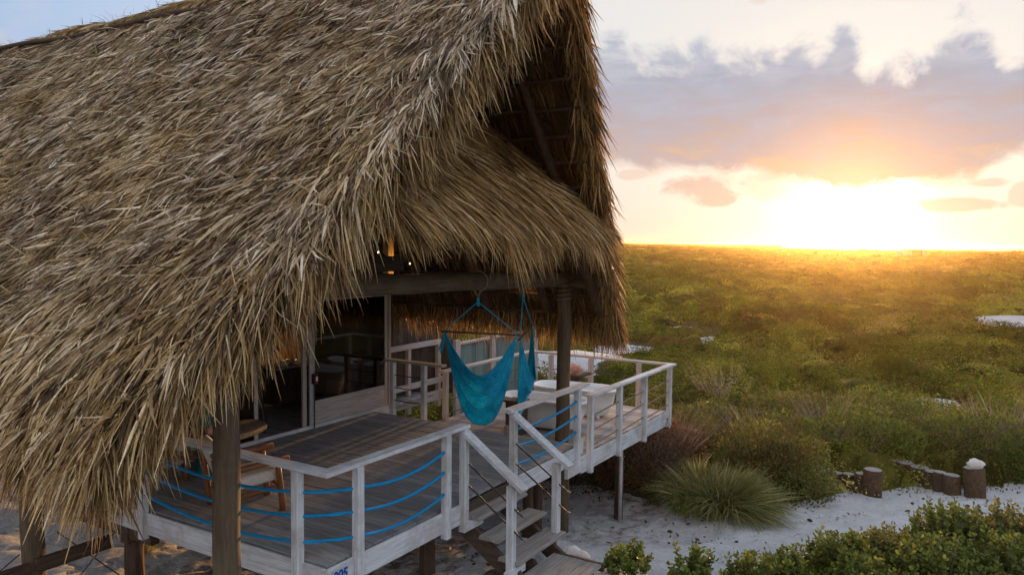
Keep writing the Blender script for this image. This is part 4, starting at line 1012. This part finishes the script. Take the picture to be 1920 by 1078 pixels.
# ================================================================ HAMMOCK CHAIRS
def hammock(label, apex, L_, R_, sag0, sag1, off0, off1, tassel, ex=1.9):
    t = thing('hammock_chair', label, 'hammock chair', tuple(apex), 'teal hammock chairs')
    A = np.array(apex, float); l, r = np.array(L_, float), np.array(R_, float)
    bd = (r - l); bd /= np.linalg.norm(bd); pd = np.cross(bd, (0, 0, 1)); pd /= np.linalg.norm(pd)
    nu, nv = 40, 16
    def surf(u, v, th=0.0):
        s = sag0 + (sag1 - sag0) * v; of = off0 + (off1 - off0) * v
        k = 1 - abs(2 * u - 1) ** (ex + .8 * v); kk = 1 - abs(2 * u - 1) ** 2.4
        p = l + (r - l) * (u + .06 * math.sin(2 * math.pi * u) * (1 - v) * .4) + pd * of * kk + np.array((0, 0, -s * k))
        wr = .018 * math.sin(v * 19 + u * 5) * kk + .010 * math.sin(v * 37 - u * 9) * kk
        return p + pd * (wr + th)
    mb = MB()
    for th in (0.0, .008):
        for i in range(nu + 1):
            for j in range(nv + 1): mb.v.append(tuple(surf(i / nu, j / nv, th)))
    w = nv + 1; o = (nu + 1) * w
    for i in range(nu):
        for j in range(nv):
            a = i * w + j; mb.f.append((a, a + w, a + w + 1, a + 1)); mb.f.append((o + a, o + a + 1, o + a + w + 1, o + a + w))
        a = i * w; mb.f.append((a, o + a, o + a + w, a + w)); a = i * w + nv; mb.f.append((a, a + w, o + a + w, o + a))
    mb.build('seat_net', netm, t, True)
    mb = MB()
    for v in (0, .33, .66, 1): mb.tube([surf(u, v, .004) for u in np.linspace(0, 1, 24)], .009, 6)
    mb.build('edge_cord', bluecord, t, True)
    MB().tube([l - bd * .06, r + bd * .06], .014, 10).build('spreader_bar', dark['x'], t, True)
    top = A + np.array((0, 0, -.10))
    for e in (l, r):
        MB().tube([top, e + np.array((0, 0, .02))], .0095, 6).build('suspension_cord', bluecord, t)
    MB().tube([top + np.array((0, 0, -.06)), top + np.array((0, 0, .06))], .022, 8).build('top_knot', bluecord, t)
    # jute loop over the beam
    B = np.array((A[0] - .02, A[1], 2.75)); pts = [A + np.array((0, 0, -.04))] + [B + np.array((.05 * math.cos(q), -.14 * math.cos(q), .145 * math.sin(q))) for q in np.linspace(-1.3, 4.4, 14)] + [A + np.array((.01, 0, -.03))]
    MB().tube(pts, .016, 8).build('hanging_loop', jute, t, True)
    if tassel:
        mb = MB()
        for k in range(9): mb.tube([l + np.array((rng.normal(0, .01), rng.normal(0, .01), -.02)), l - bd * .07 + np.array((rng.normal(0, .02), rng.normal(0, .02), -.3 + rng.normal(0, .02)))], .006, 5)
        mb.build('tassel', bluecord, t)
    return t
A1 = (3.55, YB, 2.55)
hammock('wider teal hammock chair, hanging open from the log beam on the left', A1, (3.30, .98, 2.02), (3.84, .10, 1.98), .58, 1.40, .18, -.34, True)
A2 = (4.80, YB, 2.55)
hammock('narrow teal hammock chair seen edge on, hanging right next to the roof post', A2, (4.46, .42, 1.84), (5.24, .66, 1.96), .75, 1.36, .14, -.10, False, 2.3)

# ================================================================ FURNITURE ON DECK
def armchair(label, loc, rz):
    t = thing('armchair', label, 'armchair', (0, 0, 0), 'teak armchairs on the deck')
    W, Dp = .34, .36       # half width, half depth; front = +X
    for sy in (-1, 1):
        MB().log((Dp, sy * W, 0), (Dp - .06, sy * W, .60), .042, .036, 12, 5, .002).build('leg', teak['z'], t, True)
        MB().log((-Dp + .02, sy * W, 0), (-Dp - .08, sy * W, .74), .042, .034, 12, 5, .002).build('leg', teak['z'], t, True)
        MB().log((Dp + .08, sy * W, .635), (-Dp - .1, sy * W, .545), .038, .038, 12, 6, .003).build('armrest', teak['x'], t, True)
        MB().log((Dp, sy * (W - .02), .30), (-Dp, sy * (W - .02), .20), .032, .032, 12, 5, .002).build('side_rail', teak['x'], t, True)
    MB().log((Dp - .02, -W, .29), (Dp - .02, W, .29), .03, .03, 12, 5, .002).build('front_rail', teak['y'], t, True)
    MB().log((-Dp - .08, -W, .78), (-Dp - .08, W, .78), .034, .034, 12, 5, .002).build('back_rail', teak['y'], t, True)
    def cushion(name, c, sx, sy, sz, tilt, mat):
        mb = MB(); rings = []
        for k in np.linspace(-1, 1, 9):
            f = (1 - abs(k) ** 4) ** .5 if abs(k) < 1 else 0.0; f = .82 + .18 * f
            rings.append([(sx * f * math.copysign(abs(math.cos(a)) ** .35, math.cos(a)), sy * f * math.copysign(abs(math.sin(a)) ** .35, math.sin(a)), sz * k) for a in np.linspace(0, 2 * math.pi, 29)[:-1]])
        M = Matrix.Translation(c) @ Matrix.Rotation(tilt, 4, 'Y')
        mb.loft([[tuple(M @ Vector(v)) for v in r_] for r_ in rings]); mb.build(name, mat, t, True)
    cushion('seat_cushion', (0.02, 0, .40), .36, .30, .075, R(-7), cushm)
    cushion('back_cushion', (-.36, 0, .66), .27, .29, .07, R(68), cushm)
    t.location = loc; t.rotation_euler = (0, 0, rz)
    return t
ca = armchair('teak armchair with cream cushions nearest the roof post, facing the steps', (.73, 2.12, 0), R(-25))
cb = armchair('teak armchair with cream cushions farther back behind the rope railing, under the thatch fringe', (1.35, 4.02, 0), R(-25 + 205))
for (x, y, z, rz, lab) in ((.52, 2.22, .62, -25, 'teal pillow leaning in the armchair nearest the roof post'), (1.66, 4.05, .62, 180, 'teal pillow in the armchair farther back under the thatch fringe')):
    mb = MB(); M = Matrix.Translation((x, y, z)) @ Matrix.Rotation(R(rz), 4, 'Z') @ Matrix.Rotation(R(70), 4, 'Y'); rings = []
    for k in np.linspace(-1, 1, 9):
        f = max(.05, (1 - k * k) ** .5); rings.append([tuple(M @ Vector((.17 * (.75 + .25 * f) * math.copysign(abs(math.cos(a)) ** .4, math.cos(a)), .17 * (.75 + .25 * f) * math.copysign(abs(math.sin(a)) ** .4, math.sin(a)), .075 * k))) for a in np.linspace(0, 2 * math.pi, 25)[:-1]])
    mb.loft(rings); tag(mb.build('pillow', pillm, None, True, (x, y, z)), lab, 'pillow', 'teal pillows')
tb = thing('slab_table', 'live edge slab table on a teal woven drum base between the armchairs', 'table', (1.55, 3.55, 0))
def slabring(z, g): return [(1.62 + (.62 * g + .05 * math.sin(3 * a + 1) + .03 * math.sin(7 * a)) * math.copysign(abs(math.cos(a)) ** .7, math.cos(a)), 3.62 + (.40 * g + .04 * math.sin(2 * a)) * math.copysign(abs(math.sin(a)) ** .7, math.sin(a)), z) for a in np.linspace(0, 2 * math.pi, 41)[:-1]]
MB().loft([slabring(.50, .93), slabring(.53, .99), slabring(.575, 1.0)]).build('live_edge', barkm, tb)
MB().loft([slabring(.576, .985), slabring(.584, .98)]).build('table_top', slab, tb)
lathe('drum_base', [(.24, .002), (.26, .02), (.235, .25), (.25, .49), (.22, .499)], (1.42, 3.62, 0), tealped, tb, 28)
o = lathe('conch_shell', [(.02, 0), (.08, .03), (.10, .08), (.06, .13), (.02, .16)], (1.28, 3.45, .586), pinkshell); tag(o, 'pale pink shell standing on the slab table', 'shell')

# ================================================================ BATHTUBS
def tub(label, c, hl, hw, rz):
    t = thing('bathtub', label, 'bathtub', (0, 0, 0), 'white bathtubs on the lower deck')
    def rg(z, a, b, p=.62): return [(b * math.copysign(abs(math.cos(q)) ** p, math.cos(q)), a * math.copysign(abs(math.sin(q)) ** p, math.sin(q)), z) for q in np.linspace(0, 2 * math.pi, 41)[:-1]]
    mb = MB()
    mb.loft([rg(.05, hl * .74, hw * .72), rg(.09, hl * .80, hw * .80), rg(.3, hl * .88, hw * .90), rg(.54, hl * .95, hw * .96), rg(.545, hl * 1.02, hw * 1.05), rg(.565, hl * 1.05, hw * 1.09), rg(.585, hl * 1.04, hw * 1.07), rg(.585, hl * .95, hw * .93), rg(.5, hl * .90, hw * .87), rg(.2, hl * .78, hw * .72), rg(.14, hl * .6, hw * .5)])
    mb.build('basin', ceram, t, True)
    for sx in (-1, 1):
        for sy in (-1, 1): MB().log((sx * hw * .5, sy * hl * .62, 0), (sx * hw * .5, sy * hl * .6, .06), .035, .05, 10, 3, 0).build('foot', ceram, t)
    t.location = c; t.rotation_euler = (0, 0, rz); return t
tub('white bathtub nearer the steps, partly behind the roof post', (7.08, 1.42, LZ), .86, .38, R(5))
tub('white bathtub farther out beside the rod railing', (8.42, 1.45, LZ), .88, .40, R(8))
wp = thing('stump_table', 'dark square timber block standing between the hammock chair and the tub', 'side table', (6.35, 1.62, LZ))
MB().cbox((6.22, 1.47, LZ), (6.52, 1.77, .40)).build('block', dark['z'], wp)
MB().cbox((6.19, 1.44, .401), (6.55, 1.80, .44)).build('top', brown['x'], wp)
o = lathe('candle', [(.03, 0), (.035, .01), (.03, .07), (.02, .075)], (6.42, 1.6, .441), ceram); tag(o, 'small white candle on the dark timber block', 'candle')
ct = thing('shell_table', 'small dark timber table behind the farther bathtub', 'side table', (9.3, 1.9, LZ))
MB().cbox((9.17, 1.78, LZ), (9.43, 2.02, .44)).build('pedestal', dark['z'], ct)
MB().cbox((9.05, 1.64, .441), (9.55, 2.16, .49)).build('top', brown['x'], ct)
def conch(name, c, s, mat, label):
    mb = MB(); rings = []
    for k in range(9):
        t = k / 8; r = s * (.1 + .9 * math.sin(math.pi * min(1, t * 1.1)) ** .8) * (1 if t < .6 else 1.1 - t * .35)
        rings.append([(c[0] + s * 1.6 * (t - .5) * .5 + 0, c[1] + s * 1.6 * (t - .5) * -1.2 + r * math.cos(a) * (1 + .22 * math.sin(5 * a + t * 9)), c[2] + s * .75 + r * .75 * math.sin(a) * (1 + .2 * math.sin(4 * a + t * 7))) for a in np.linspace(0, 2 * math.pi, 15)[:-1]])
    mb.loft(rings); o = mb.build(name, mat, None, False, c); return tag(o, label, 'shell')
conch('conch_shell', (9.3, 1.9, .49), .13, pinkshell, 'pink conch shell lying on the small dark table by the tubs')

# ================================================================ STUMPS
W = np.array
path_stumps = [ # x, y, radius, height
 (12.25, -3.72, .185, .58), (12.35, -3.45, .12, .44), (12.5, -3.2, .13, .34), (12.6, -2.95, .13, .28), (12.65, -2.72, .12, .24),
 (13.35, -5.60, .20, .60), (13.4, -5.17, .17, .40), (13.55, -4.92, .13, .42), (13.75, -4.75, .15, .36), (13.95, -4.5, .20, .36), (14.1, -4.18, .19, .38),
 (14.3, -3.95, .15, .32), (14.55, -3.8, .14, .24), (14.7, -3.55, .14, .20), (14.9, -3.3, .14, .18)]
barks = plain('stump_bark', (.085, .055, .033), .95, .45, 16, bstr=.9); stump_top = plain('stump_top', (.30, .28, .25), .9, .25, 18)
desc = ['tallest dark log stump at the near end of the left row', 'narrow stump pressed behind the tallest left stump', 'short stump second behind the tallest left stump', 'short stump third behind the tallest left stump', 'short stump last behind the tallest left stump',
 'thick tall stump carrying a white shell at the end of the row', 'leaning mid height stump beside the shell stump', 'narrow stump third from the shell stump', 'stump fourth from the shell stump', 'wide low stump fifth from the shell stump', 'wide low stump sixth from the shell stump', 'low stump seventh from the shell stump', 'pale low stump eighth from the shell stump', 'pale low stump ninth from the shell stump', 'farthest pale low stump of the row']
for (x, y, r, h), lab in zip(path_stumps, desc):
    z = gz(x, y)
    t = thing('log_stump', lab, 'stump', (x, y, z), 'log stumps edging the sand path')
    tl = rng.normal(0, .03)
    MB().log((x, y, z - .1), (x + tl, y + tl, z + h), r * 1.03, r, 18, 5, .006).build('trunk', barks, t)
    MB().log((x + tl, y + tl, z + h + .001), (x + tl, y + tl, z + h + .012), r * .93, r * .9, 18, 2, 0).build('cut_top', stump_top, t)
conch('shell', (13.35, -5.60, gz(13.35, -5.6) + .615), .14, whiteshell, 'white weathered shell resting on the thick stump')
conch('shell', (3.72, -.98, gz(3.72, -.98)), .16, whiteshell, 'white shell lying in the sand at the foot of the steps')

# ================================================================ PLANTS
def plant(name, label, cat, base, parts_by_name, group=None):
    """parts: list of (name, (V,F,C), mat)"""
    t = thing(name, label, cat, base, group)
    for pn, (V, F, C), mt in parts_by_name: big(pn, V, F, C, mt, t)
    return t
# tussock grasses
def tussock(c, h, rx, n, lean, w=.010):
    a = rng.uniform(0, 2 * math.pi, n); q = rng.random(n) ** .7
    D = np.c_[np.cos(a) * q * .75 + lean[0], np.sin(a) * q * .75 + lean[1], 1.15 - .55 * q]
    P = np.array(c) + np.c_[np.cos(a) * q * rx * .45, np.sin(a) * q * rx * .45, np.zeros(n)]
    t = rng.normal(.45, .2, n)
    col = pal(t, [(0, (.06, .065, .02)), (.4, (.22, .22, .065)), (.75, (.46, .41, .17)), (1, (.90, .76, .44))])
    return ribbons(P, D, rng.uniform(.6, 1.15, n) * h, np.full(n, w), .25 + .55 * q * rng.random(n), rng.normal(0, .15, n), rng.uniform(0, 3.1, n), col, 5)
g1 = (9.1, -.95); g2 = (8.75, -1.62)
plant('tussock_grass', 'upright dune grass tussock with pale tips beside the sand, left of the drooping one', 'grass tussock', (*g1, gz(*g1)), [('blades', tussock((*g1, gz(*g1) - .03), 1.15, .75, 2300, (0, .05), .013), grassm)], 'dune grass tussocks')
plant('tussock_grass', 'dune grass tussock drooping to the right over the sand edge', 'grass tussock', (*g2, gz(*g2)), [('blades', tussock((*g2, gz(*g2) - .03), 1.25, .7, 2900, (-.05, -.45), .013), grassm)], 'dune grass tussocks')
def shrub(name, label, c, rx, ry, h, n, size, palette, tone=.5, group=None, st=60, cat='shrub', tv=.22, spal=TWIG, asp=.55, seed=None, inner=.35):
    z = gz(c[0], c[1]); c3 = (c[0], c[1], z)
    parts = [('foliage', dome((c[0], c[1], z + h * .12), rx, ry, h * .88, n, size, palette, tone, tv, seed=seed if seed is not None else int(abs(c[0] * 31 + c[1] * 17)), asp=asp, inner=inner), leafm)]
    if st: parts.append(('stems', stems(c3, rx, h, st, .014, spal), leafm))
    return plant(name, label, cat, c3, parts, group)
shrub('round_shrub', 'round dense bush with russet and pale green twigs behind the drooping grass', (11.0, -1.75), 1.25, 1.25, 1.45, 9000, .06, OLIVE, .55, st=420, spal=RUST)
shrub('rusty_shrub', 'reddish brown bush under the corner of the bathing deck', (10.0, .35), 1.2, 1.3, 1.5, 7000, .06, RUST, .45, st=500)
shrub('rusty_shrub', 'dark brown twiggy bush behind the white drain pipe', (9.2, 1.9), 1.1, 1.2, 1.3, 4500, .06, RUST, .25, st=700)
shrub('round_shrub', 'dark green twiggy mound at the right of the bathing deck', (12.2, .7), 1.3, 1.4, 1.35, 6500, .065, OLIVE, .35, st=300)
shrub('creeping_shrub', 'low green leafy clump growing under the tussock grasses', (8.55, -1.15), .75, .55, .34, 1500, .05, GREEN, .55, st=30)
shrub('creeping_shrub', 'tiny green sprig clump on the sand edge below the drooping grass', (8.15, -1.25), .35, .3, .26, 420, .05, LIME, .5, st=16)
for k, (x, y, rx, h, n, pl, tn, lab) in enumerate((
    (15.2, -3.1, 1.6, 1.25, 5200, LIME, .42, 'bright yellow green bush behind the low pale stumps'),
    (16.6, -5.4, 1.7, 1.3, 5200, LIME, .36, 'yellow green bush right behind the shell stump'),
    (13.7, -1.6, 1.3, 1.15, 4200, GREEN, .45, 'green bush left of the stump rows'),
    (16.2, -7.4, 1.5, 1.2, 4200, GREEN, .5, 'dark green bush at the right edge beyond the path'),
    (18.6, -3.6, 2.0, 1.35, 5000, GREEN, .52, 'wide green bush in the second row beyond the stumps'),
    (14.8, .4, 1.5, 1.2, 4200, OLIVE, .5, 'olive bush beyond the dark mound next to the bathing deck'),
    (17.5, -.9, 1.8, 1.2, 4500, OLIVE, .55, 'greyish olive bush in the second row behind the round bush'),
    (11.6, 2.6, 1.2, 1.1, 3600, GREEN, .45, 'green bush beside the far corner of the bathing deck'),
    (20.0, -6.6, 1.8, 1.3, 4200, LIME, .35, 'yellow green bush far right in the second row'))):
    shrub('scrub_bush', lab, (x, y), rx, rx, h, n, .075, pl, tn, st=110)
for k, (x, y, s) in enumerate(((17.6, -6.2, 1.5), (16.2, -2.2, 1.2), (20, 1.8, 1.4), (13.9, -.9, 1.1))):
    z = gz(x, y)
    plant('dead_twigs', ['bare grey twigs at the right edge behind the shell stump', 'bare pale twigs among the bushes above the low stumps', 'bare forked grey twigs out in the middle of the scrub', 'thin bare twigs left of the stump rows'][k], 'dead shrub', (x, y, z), [('twigs', stems((x, y, z), .9 * s, s * 1.15, 90, .018, [(0, (.16, .13, .12)), (1, (.38, .34, .32))], 1.0, .5, .35), leafm)])
# foreground sea-grape like shrubs with upright leafy shoots
def shooty(c, rx, ry, h, nst, size, palette, tone=.5):
    z = gz(c[0], c[1]); Ps, Ds, Ts = [], [], []; SV = []
    for i in range(nst):
        a = rng.uniform(0, 2 * math.pi); q = rng.random() ** .55
        bx_, by_ = c[0] + rx * q * math.cos(a) * .8, c[1] + ry * q * math.sin(a) * .8
        hh = h * (1 - .45 * q * q) * rng.uniform(.65, 1.12)
        hh = min(hh, .35 + .55 * math.hypot(rx, ry)) if False else hh
        tip = np.array((bx_ + rx * .22 * math.cos(a) * q + rng.normal(0, .05), by_ + ry * .22 * math.sin(a) * q + rng.normal(0, .05), z + hh)); b0 = np.array((c[0] + (bx_ - c[0]) * .6, c[1] + (by_ - c[1]) * .6, z))
        SV.append((b0, tip - b0)); m_ = int(rng.integers(22, 34))
        for k in range(m_):
            t = 1 - .62 * (k / m_) ** 1.1
            p = b0 + (tip - b0) * t; aa = k * 2.4 + rng.random(); u = .75 if t > .9 else .35
            Ps.append(p + rng.normal(0, .012, 3)); Ds.append((math.cos(aa), math.sin(aa), u + rng.normal(0, .25))); Ts.append(tone + .22 * (t - .75) + rng.normal(0, .13))
    P, D, T = np.array(Ps), np.array(Ds), np.array(Ts)
    lf = leaves(P, D, size * rng.uniform(.7, 1.25, len(P)), .62, pal(T, palette))
    b = np.array([s_[0] for s_ in SV]); d = np.array([s_[1] for s_ in SV])
    stt = ribbons(b, d, np.linalg.norm(d, axis=1), np.full(len(b), .014), rng.normal(0, .02, len(b)), rng.normal(0, .03, len(b)), rng.uniform(0, 3, len(b)), pal(rng.normal(.4, .15, len(b)), TWIG), 2, tip=.4)
    return lf, stt, z
fg = [ # x,y,rx,ry,top z,nst,palette,tone,label
 (3.83, -1.67, .38, .30, -.72, 26, GREEN, .60, 'small glossy green bush at the bottom edge, nearest the landing'),
 (4.17, -2.44, .42, .34, -.68, 30, GREEN, .64, 'glossy green bush second from the landing along the bottom edge'),
 (4.62, -3.10, .42, .38, -.72, 32, GREEN, .62, 'low glossy green bush third from the landing along the bottom edge'),
 (5.20, -3.48, .46, .40, -.76, 48, GREEN, .60, 'green bush at the bottom edge where the shrubs start to rise'),
 (5.90, -4.0, .60, .5, -.68, 100, GREEN, .56, 'bushy green shrub fifth from the landing, halfway up the lower right corner'),
 (6.60, -4.6, .70, .6, -.76, 130, OLIVE, .66, 'olive shrub rising against the sand path at lower right'),
 (7.58, -5.3, .80, .7, -.58, 170, GREEN, .55, 'tallest foreground shrub against the sand path'),
 (7.98, -6.0, .85, .7, -.54, 170, OLIVE, .60, 'dull olive shrub near the right edge in the foreground'),
 (7.9, -6.6, .85, .8, -.52, 150, GREEN, .5, 'green shrub against the right picture edge'),
 (5.30, -4.35, .6, .5, -.72, 110, LIME, .50, 'bright yellow green shrub low along the bottom edge'),
 (6.10, -5.2, .8, .7, -.58, 150, GREEN, .60, 'glossy green shrub in the lower right, in front of the tallest one'),
 (6.55, -6.0, .8, .7, -.55, 150, LIME, .46, 'bright yellow green shrub in the lower right corner')]
for x, y, rx, ry, h, nst, pl, tn, lab in fg:
    h = (h - gz(x, y)) * .95
    lf, stt, z = shooty((x, y), rx, ry, h, int(nst * 1.2), .068, pl, tn - .10)
    plant('leafy_shrub', lab, 'shrub', (x, y, z), [('foliage', lf, leafm), ('stems', stt, leafm)])
# grass wisps on sand (left, under deck)
for k, (x, y, s, lab) in enumerate(((1.2, 5.0, .3, 'green grass tuft in the sand behind the dark pier'), (1.9, 4.4, .25, 'thin grass tuft in the sand under the deck edge'), (2.4, 8.9, .8, 'dark grass patch at the far left behind the pole'), (8.0, 5.6, .9, 'grassy clump behind the short railing'), (7.1, 4.7, .6, 'small leafy clump below the side balcony'))):
    z = gz(x, y); plant('grass_tuft', lab, 'grass tuft', (x, y, z), [('blades', tussock((x, y, z), s, s * .8, 260 if s < .5 else 900, (0, 0), .008 if s < .5 else .016), grassm)])
# ---- the scrub sea: one mass of leaf clumps out to the shore
def scrub():
    parts = []
    def band(r0, r1, nb, rad, hgt, nl, size, seed):
        a = rng.uniform(-R(41), R(43), nb); r = np.sqrt(rng.uniform(r0 ** 2, r1 ** 2, nb))
        x = camxy[0] + r * np.cos(FAZ - a); y = camxy[1] + r * np.sin(FAZ - a)
        x, y = x[:], y[:]
        sd = sandy(x, y); inhouse = (x > -1.5) & (x < 9.9) & (y > -.3) & (y < 15); k = (sd < -rad * .35) & ~inhouse & (gh(x, y) > -5) & ~((r < 20) & (y < -2.5) & (x < 13.5))
        if r0 < 30:   # keep clear of the individually built bushes
            pass
        x, y, r = x[k], y[k], r[k]; nb = len(x); z = gh(x, y)
        rx = rad * rng.uniform(.55, 1.5, nb); h = hgt * rng.uniform(.5, 1.35, nb) * np.where(rng.random(nb) < .08, 1.5, 1)
        ty = .8 * fbm(np.c_[x, y], .03, 55) + .6 * fbm(np.c_[x, y], .12, 57) + rng.normal(0, .42, nb)     # species
        b = np.repeat(np.arange(nb), nl); n = len(b)
        d = nrm(rng.normal(size=(n, 3))); d[:, 2] = np.abs(d[:, 2]) - .05; d = nrm(d)
        off = rng.uniform(0, 100, (nb, 3))
        f = 1 + .38 * fbm(d * 2.0 + off[b], 1.0, seed, 2)
        q = f * (1.06 - .30 * rng.random(n) ** 1.5)
        P = np.c_[x[b] + d[:, 0] * rx[b] * q, y[b] + d[:, 1] * rx[b] * q, z[b] + d[:, 2] * h[b] * q + .05]
        nz = nrm(np.c_[d[:, 0] / rx[b], d[:, 1] / rx[b], d[:, 2] / h[b]] + 1e-6)
        Nn = nz + np.array((0, 0, .15)) + rng.normal(0, .24 if r0 < 70 else .16, (n, 3))
        tb_ = rng.normal(.46, .24, nb)
        t = tb_[b] + .16 * fbm(P, 1.5 / rad, 5, 2) + rng.normal(0, .06 if r0 < 70 else .035, n)
        cols = [pal(t, p) for p in (GREEN, OLIVE, LIME, RUST, TWIG)]
        tyb = ty[b]; C = cols[0].copy()
        C[tyb < -.38] = cols[1][tyb < -.38]; C[tyb > .38] = cols[2][tyb > .38]; C[tyb < -1.15] = .5 * (cols[3] + cols[1])[tyb < -1.15]; C[tyb > 1.15] = .5 * (cols[4] + cols[1])[tyb > 1.15]
        s_ = size * rng.uniform(.6, 1.35, n) * (r[b] / (0.5 * (r0 + r1))) ** .8
        C = C * np.array((1.08, .98, .95)); parts.append(cards(P, Nn, s_, C))
        # inner mass of each bush
        nu, nvv = 9, 4
        U_, W_ = np.meshgrid(np.arange(nu), np.arange(nvv + 1), indexing='ij'); th = 2 * math.pi * U_ / nu; ph = (math.pi / 2) * W_ / nvv
        dd = np.stack([np.cos(th) * np.cos(ph), np.sin(th) * np.cos(ph), np.sin(ph)], -1).reshape(-1, 3)
        q = len(dd); bb = np.repeat(np.arange(nb), q); dl = np.tile(dd, (nb, 1)); ff = .66 * (1 + .38 * fbm(dl * 2.0 + off[bb], 1.0, seed, 2))
        Vc = np.c_[x[bb] + dl[:, 0] * rx[bb] * ff, y[bb] + dl[:, 1] * rx[bb] * ff, z[bb] + dl[:, 2] * h[bb] * ff - .05]
        fi = np.array([(i * (nvv + 1) + j, ((i + 1) % nu) * (nvv + 1) + j, ((i + 1) % nu) * (nvv + 1) + j + 1, i * (nvv + 1) + j + 1) for i in range(nu) for j in range(nvv)])
        Fc = ((np.arange(nb) * q)[:, None, None] + fi[None]).reshape(-1, 4)
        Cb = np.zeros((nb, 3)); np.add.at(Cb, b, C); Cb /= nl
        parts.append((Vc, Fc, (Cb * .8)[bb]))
    band(15, 34, 360, .95, .78, 1000, .068, 1)
    band(22, 36, 22, 1.6, 1.1, 2600, .075, 11)
    band(34, 72, 1300, 1.15, .75, 420, .11, 2)
    band(34, 72, 90, 1.9, 1.15, 1300, .115, 12)
    band(72, 165, 2900, 1.7, .85, 150, .21, 3)
    band(72, 165, 150, 3.0, 1.4, 520, .22, 13)
    band(165, 380, 6200, 2.6, 1.0, 50, .46, 4)
    band(165, 380, 200, 5.0, 1.6, 220, .5, 14)
    band(380, 760, 6800, 5.2, 1.3, 24, 1.05, 5)
    band(380, 760, 130, 11, 2.0, 120, 1.1, 15)
    band(760, 2500, 5200, 18, 1.4, 12, 3.4, 6)
    V, F, C = join(parts)
    tag(big('scrub', V, F, C, scrubm), 'endless low green and olive coastal scrub reaching to the horizon', 'scrub', kind='stuff')
scrub()
# low creeping litter sprigs at the sand edge
def sprigs():
    n = 900; x = rng.uniform(5.5, 15, n); y = rng.uniform(-6, 1.2, n); sd = insand(x, y); k = (sd > -.3) & (sd < .35 + .3 * fbm(np.c_[x, y], .9, 3)); x, y = x[k], y[k]
    m_ = 16; x = np.repeat(x, m_) + rng.normal(0, .07, len(x) * m_); y = np.repeat(y, m_) + rng.normal(0, .07, len(y) * m_); n = len(x)
    P = np.c_[x, y, gh(x, y) + rng.uniform(0, .05, n)]
    l1 = leaves(P, rng.normal(0, 1, (n, 3)) + np.array((0, 0, .8)), rng.uniform(.02, .05, n), .45, pal(rng.normal(.5, .25, n), OLIVE))
    n = 1500; x = rng.uniform(0, 14.5, n); y = rng.uniform(-6.5, 1.5, n); k = (insand(x, y) > 0) & (rng.random(n) < .25 + .9 * (fbm(np.c_[x, y], .6, 8) > .1)); x, y = x[k], y[k]; n = len(x)
    l2 = leaves(np.c_[x, y, gh(x, y) + .02], np.c_[rng.normal(0, 1, n), rng.normal(0, 1, n), rng.normal(.1, .15, n)], rng.gamma(2, .02, n) + .015, .5, pal(rng.normal(.3, .2, n), RUST))
    n = 150; x = rng.uniform(1, 14, n); y = rng.uniform(-6, 1.2, n); k = insand(x, y) > .1; x, y = x[k], y[k]; n = len(x)
    l3 = ribbons(np.c_[x, y, gh(x, y) + .03], np.c_[rng.normal(0, 1, n), rng.normal(0, 1, n), rng.normal(.05, .05, n)], rng.uniform(.08, .35, n), rng.uniform(.006, .012, n), rng.normal(.05, .05, n), rng.normal(0, .3, n), rng.uniform(0, 3, n), pal(rng.normal(.35, .25, n), TWIG), 3)
    V, F, C = join([l1, l2, l3])
    tag(big('ground_cover', V, F, C, leafm), 'sparse sprigs and litter along the edge of the sand', 'ground cover', kind='stuff')
sprigs()
# far ruin
ru = thing('ruined_hut', 'tiny pale roofless hut far out in the scrub near the horizon', 'hut', (350, 20, gz(350, 20)))
z = gz(350, 20) + 1.2; cxy = np.array((350.0, 20.0)); e1 = np.array((.52, -.85))
for k, (a, b, h, mt) in enumerate(((-6, -4.2, 2.0, pinkw), (-3.2, -1.9, 2.9, white), (-1.6, 0, 2.4, pinkw), (.4, 4.6, 2.2, brown), (4.8, 6.2, 2.4, pinkw))):
    p, q = cxy + e1 * a, cxy + e1 * b
    MB().bar((p[0], p[1], z + h / 2 - .5), (q[0], q[1], z + h / 2 - .5), .4, h + 1).build('wall_segment', mt['z'], ru)
MB().bar((*(cxy + e1 * .3 + np.array((4, 2.4))), z + 1), (*(cxy + e1 * 6 + np.array((4, 2.4))), z + 1), .3, 3).build('back_wall', pinkw['z'], ru)

bc = camxy + 1480 * np.array((math.cos(FAZ - R(19.15)), math.sin(FAZ - R(19.15)))); bz = gz(*bc)
be = thing('beacon', 'tiny dark leaning structure on the far spit against the bright horizon', 'beacon', (*bc, bz))
MB().tube([(*bc, bz - .5), (*bc, 6.2)], [1.6, .9], 8).build('tower', dark['z'], be)
MB().bar((bc[0] - 1.5, bc[1] + 2.4, 6.0), (bc[0] + 2.2, bc[1] - 3.6, 8.6), 1.2, 1.0).build('arm', dark['z'], be)
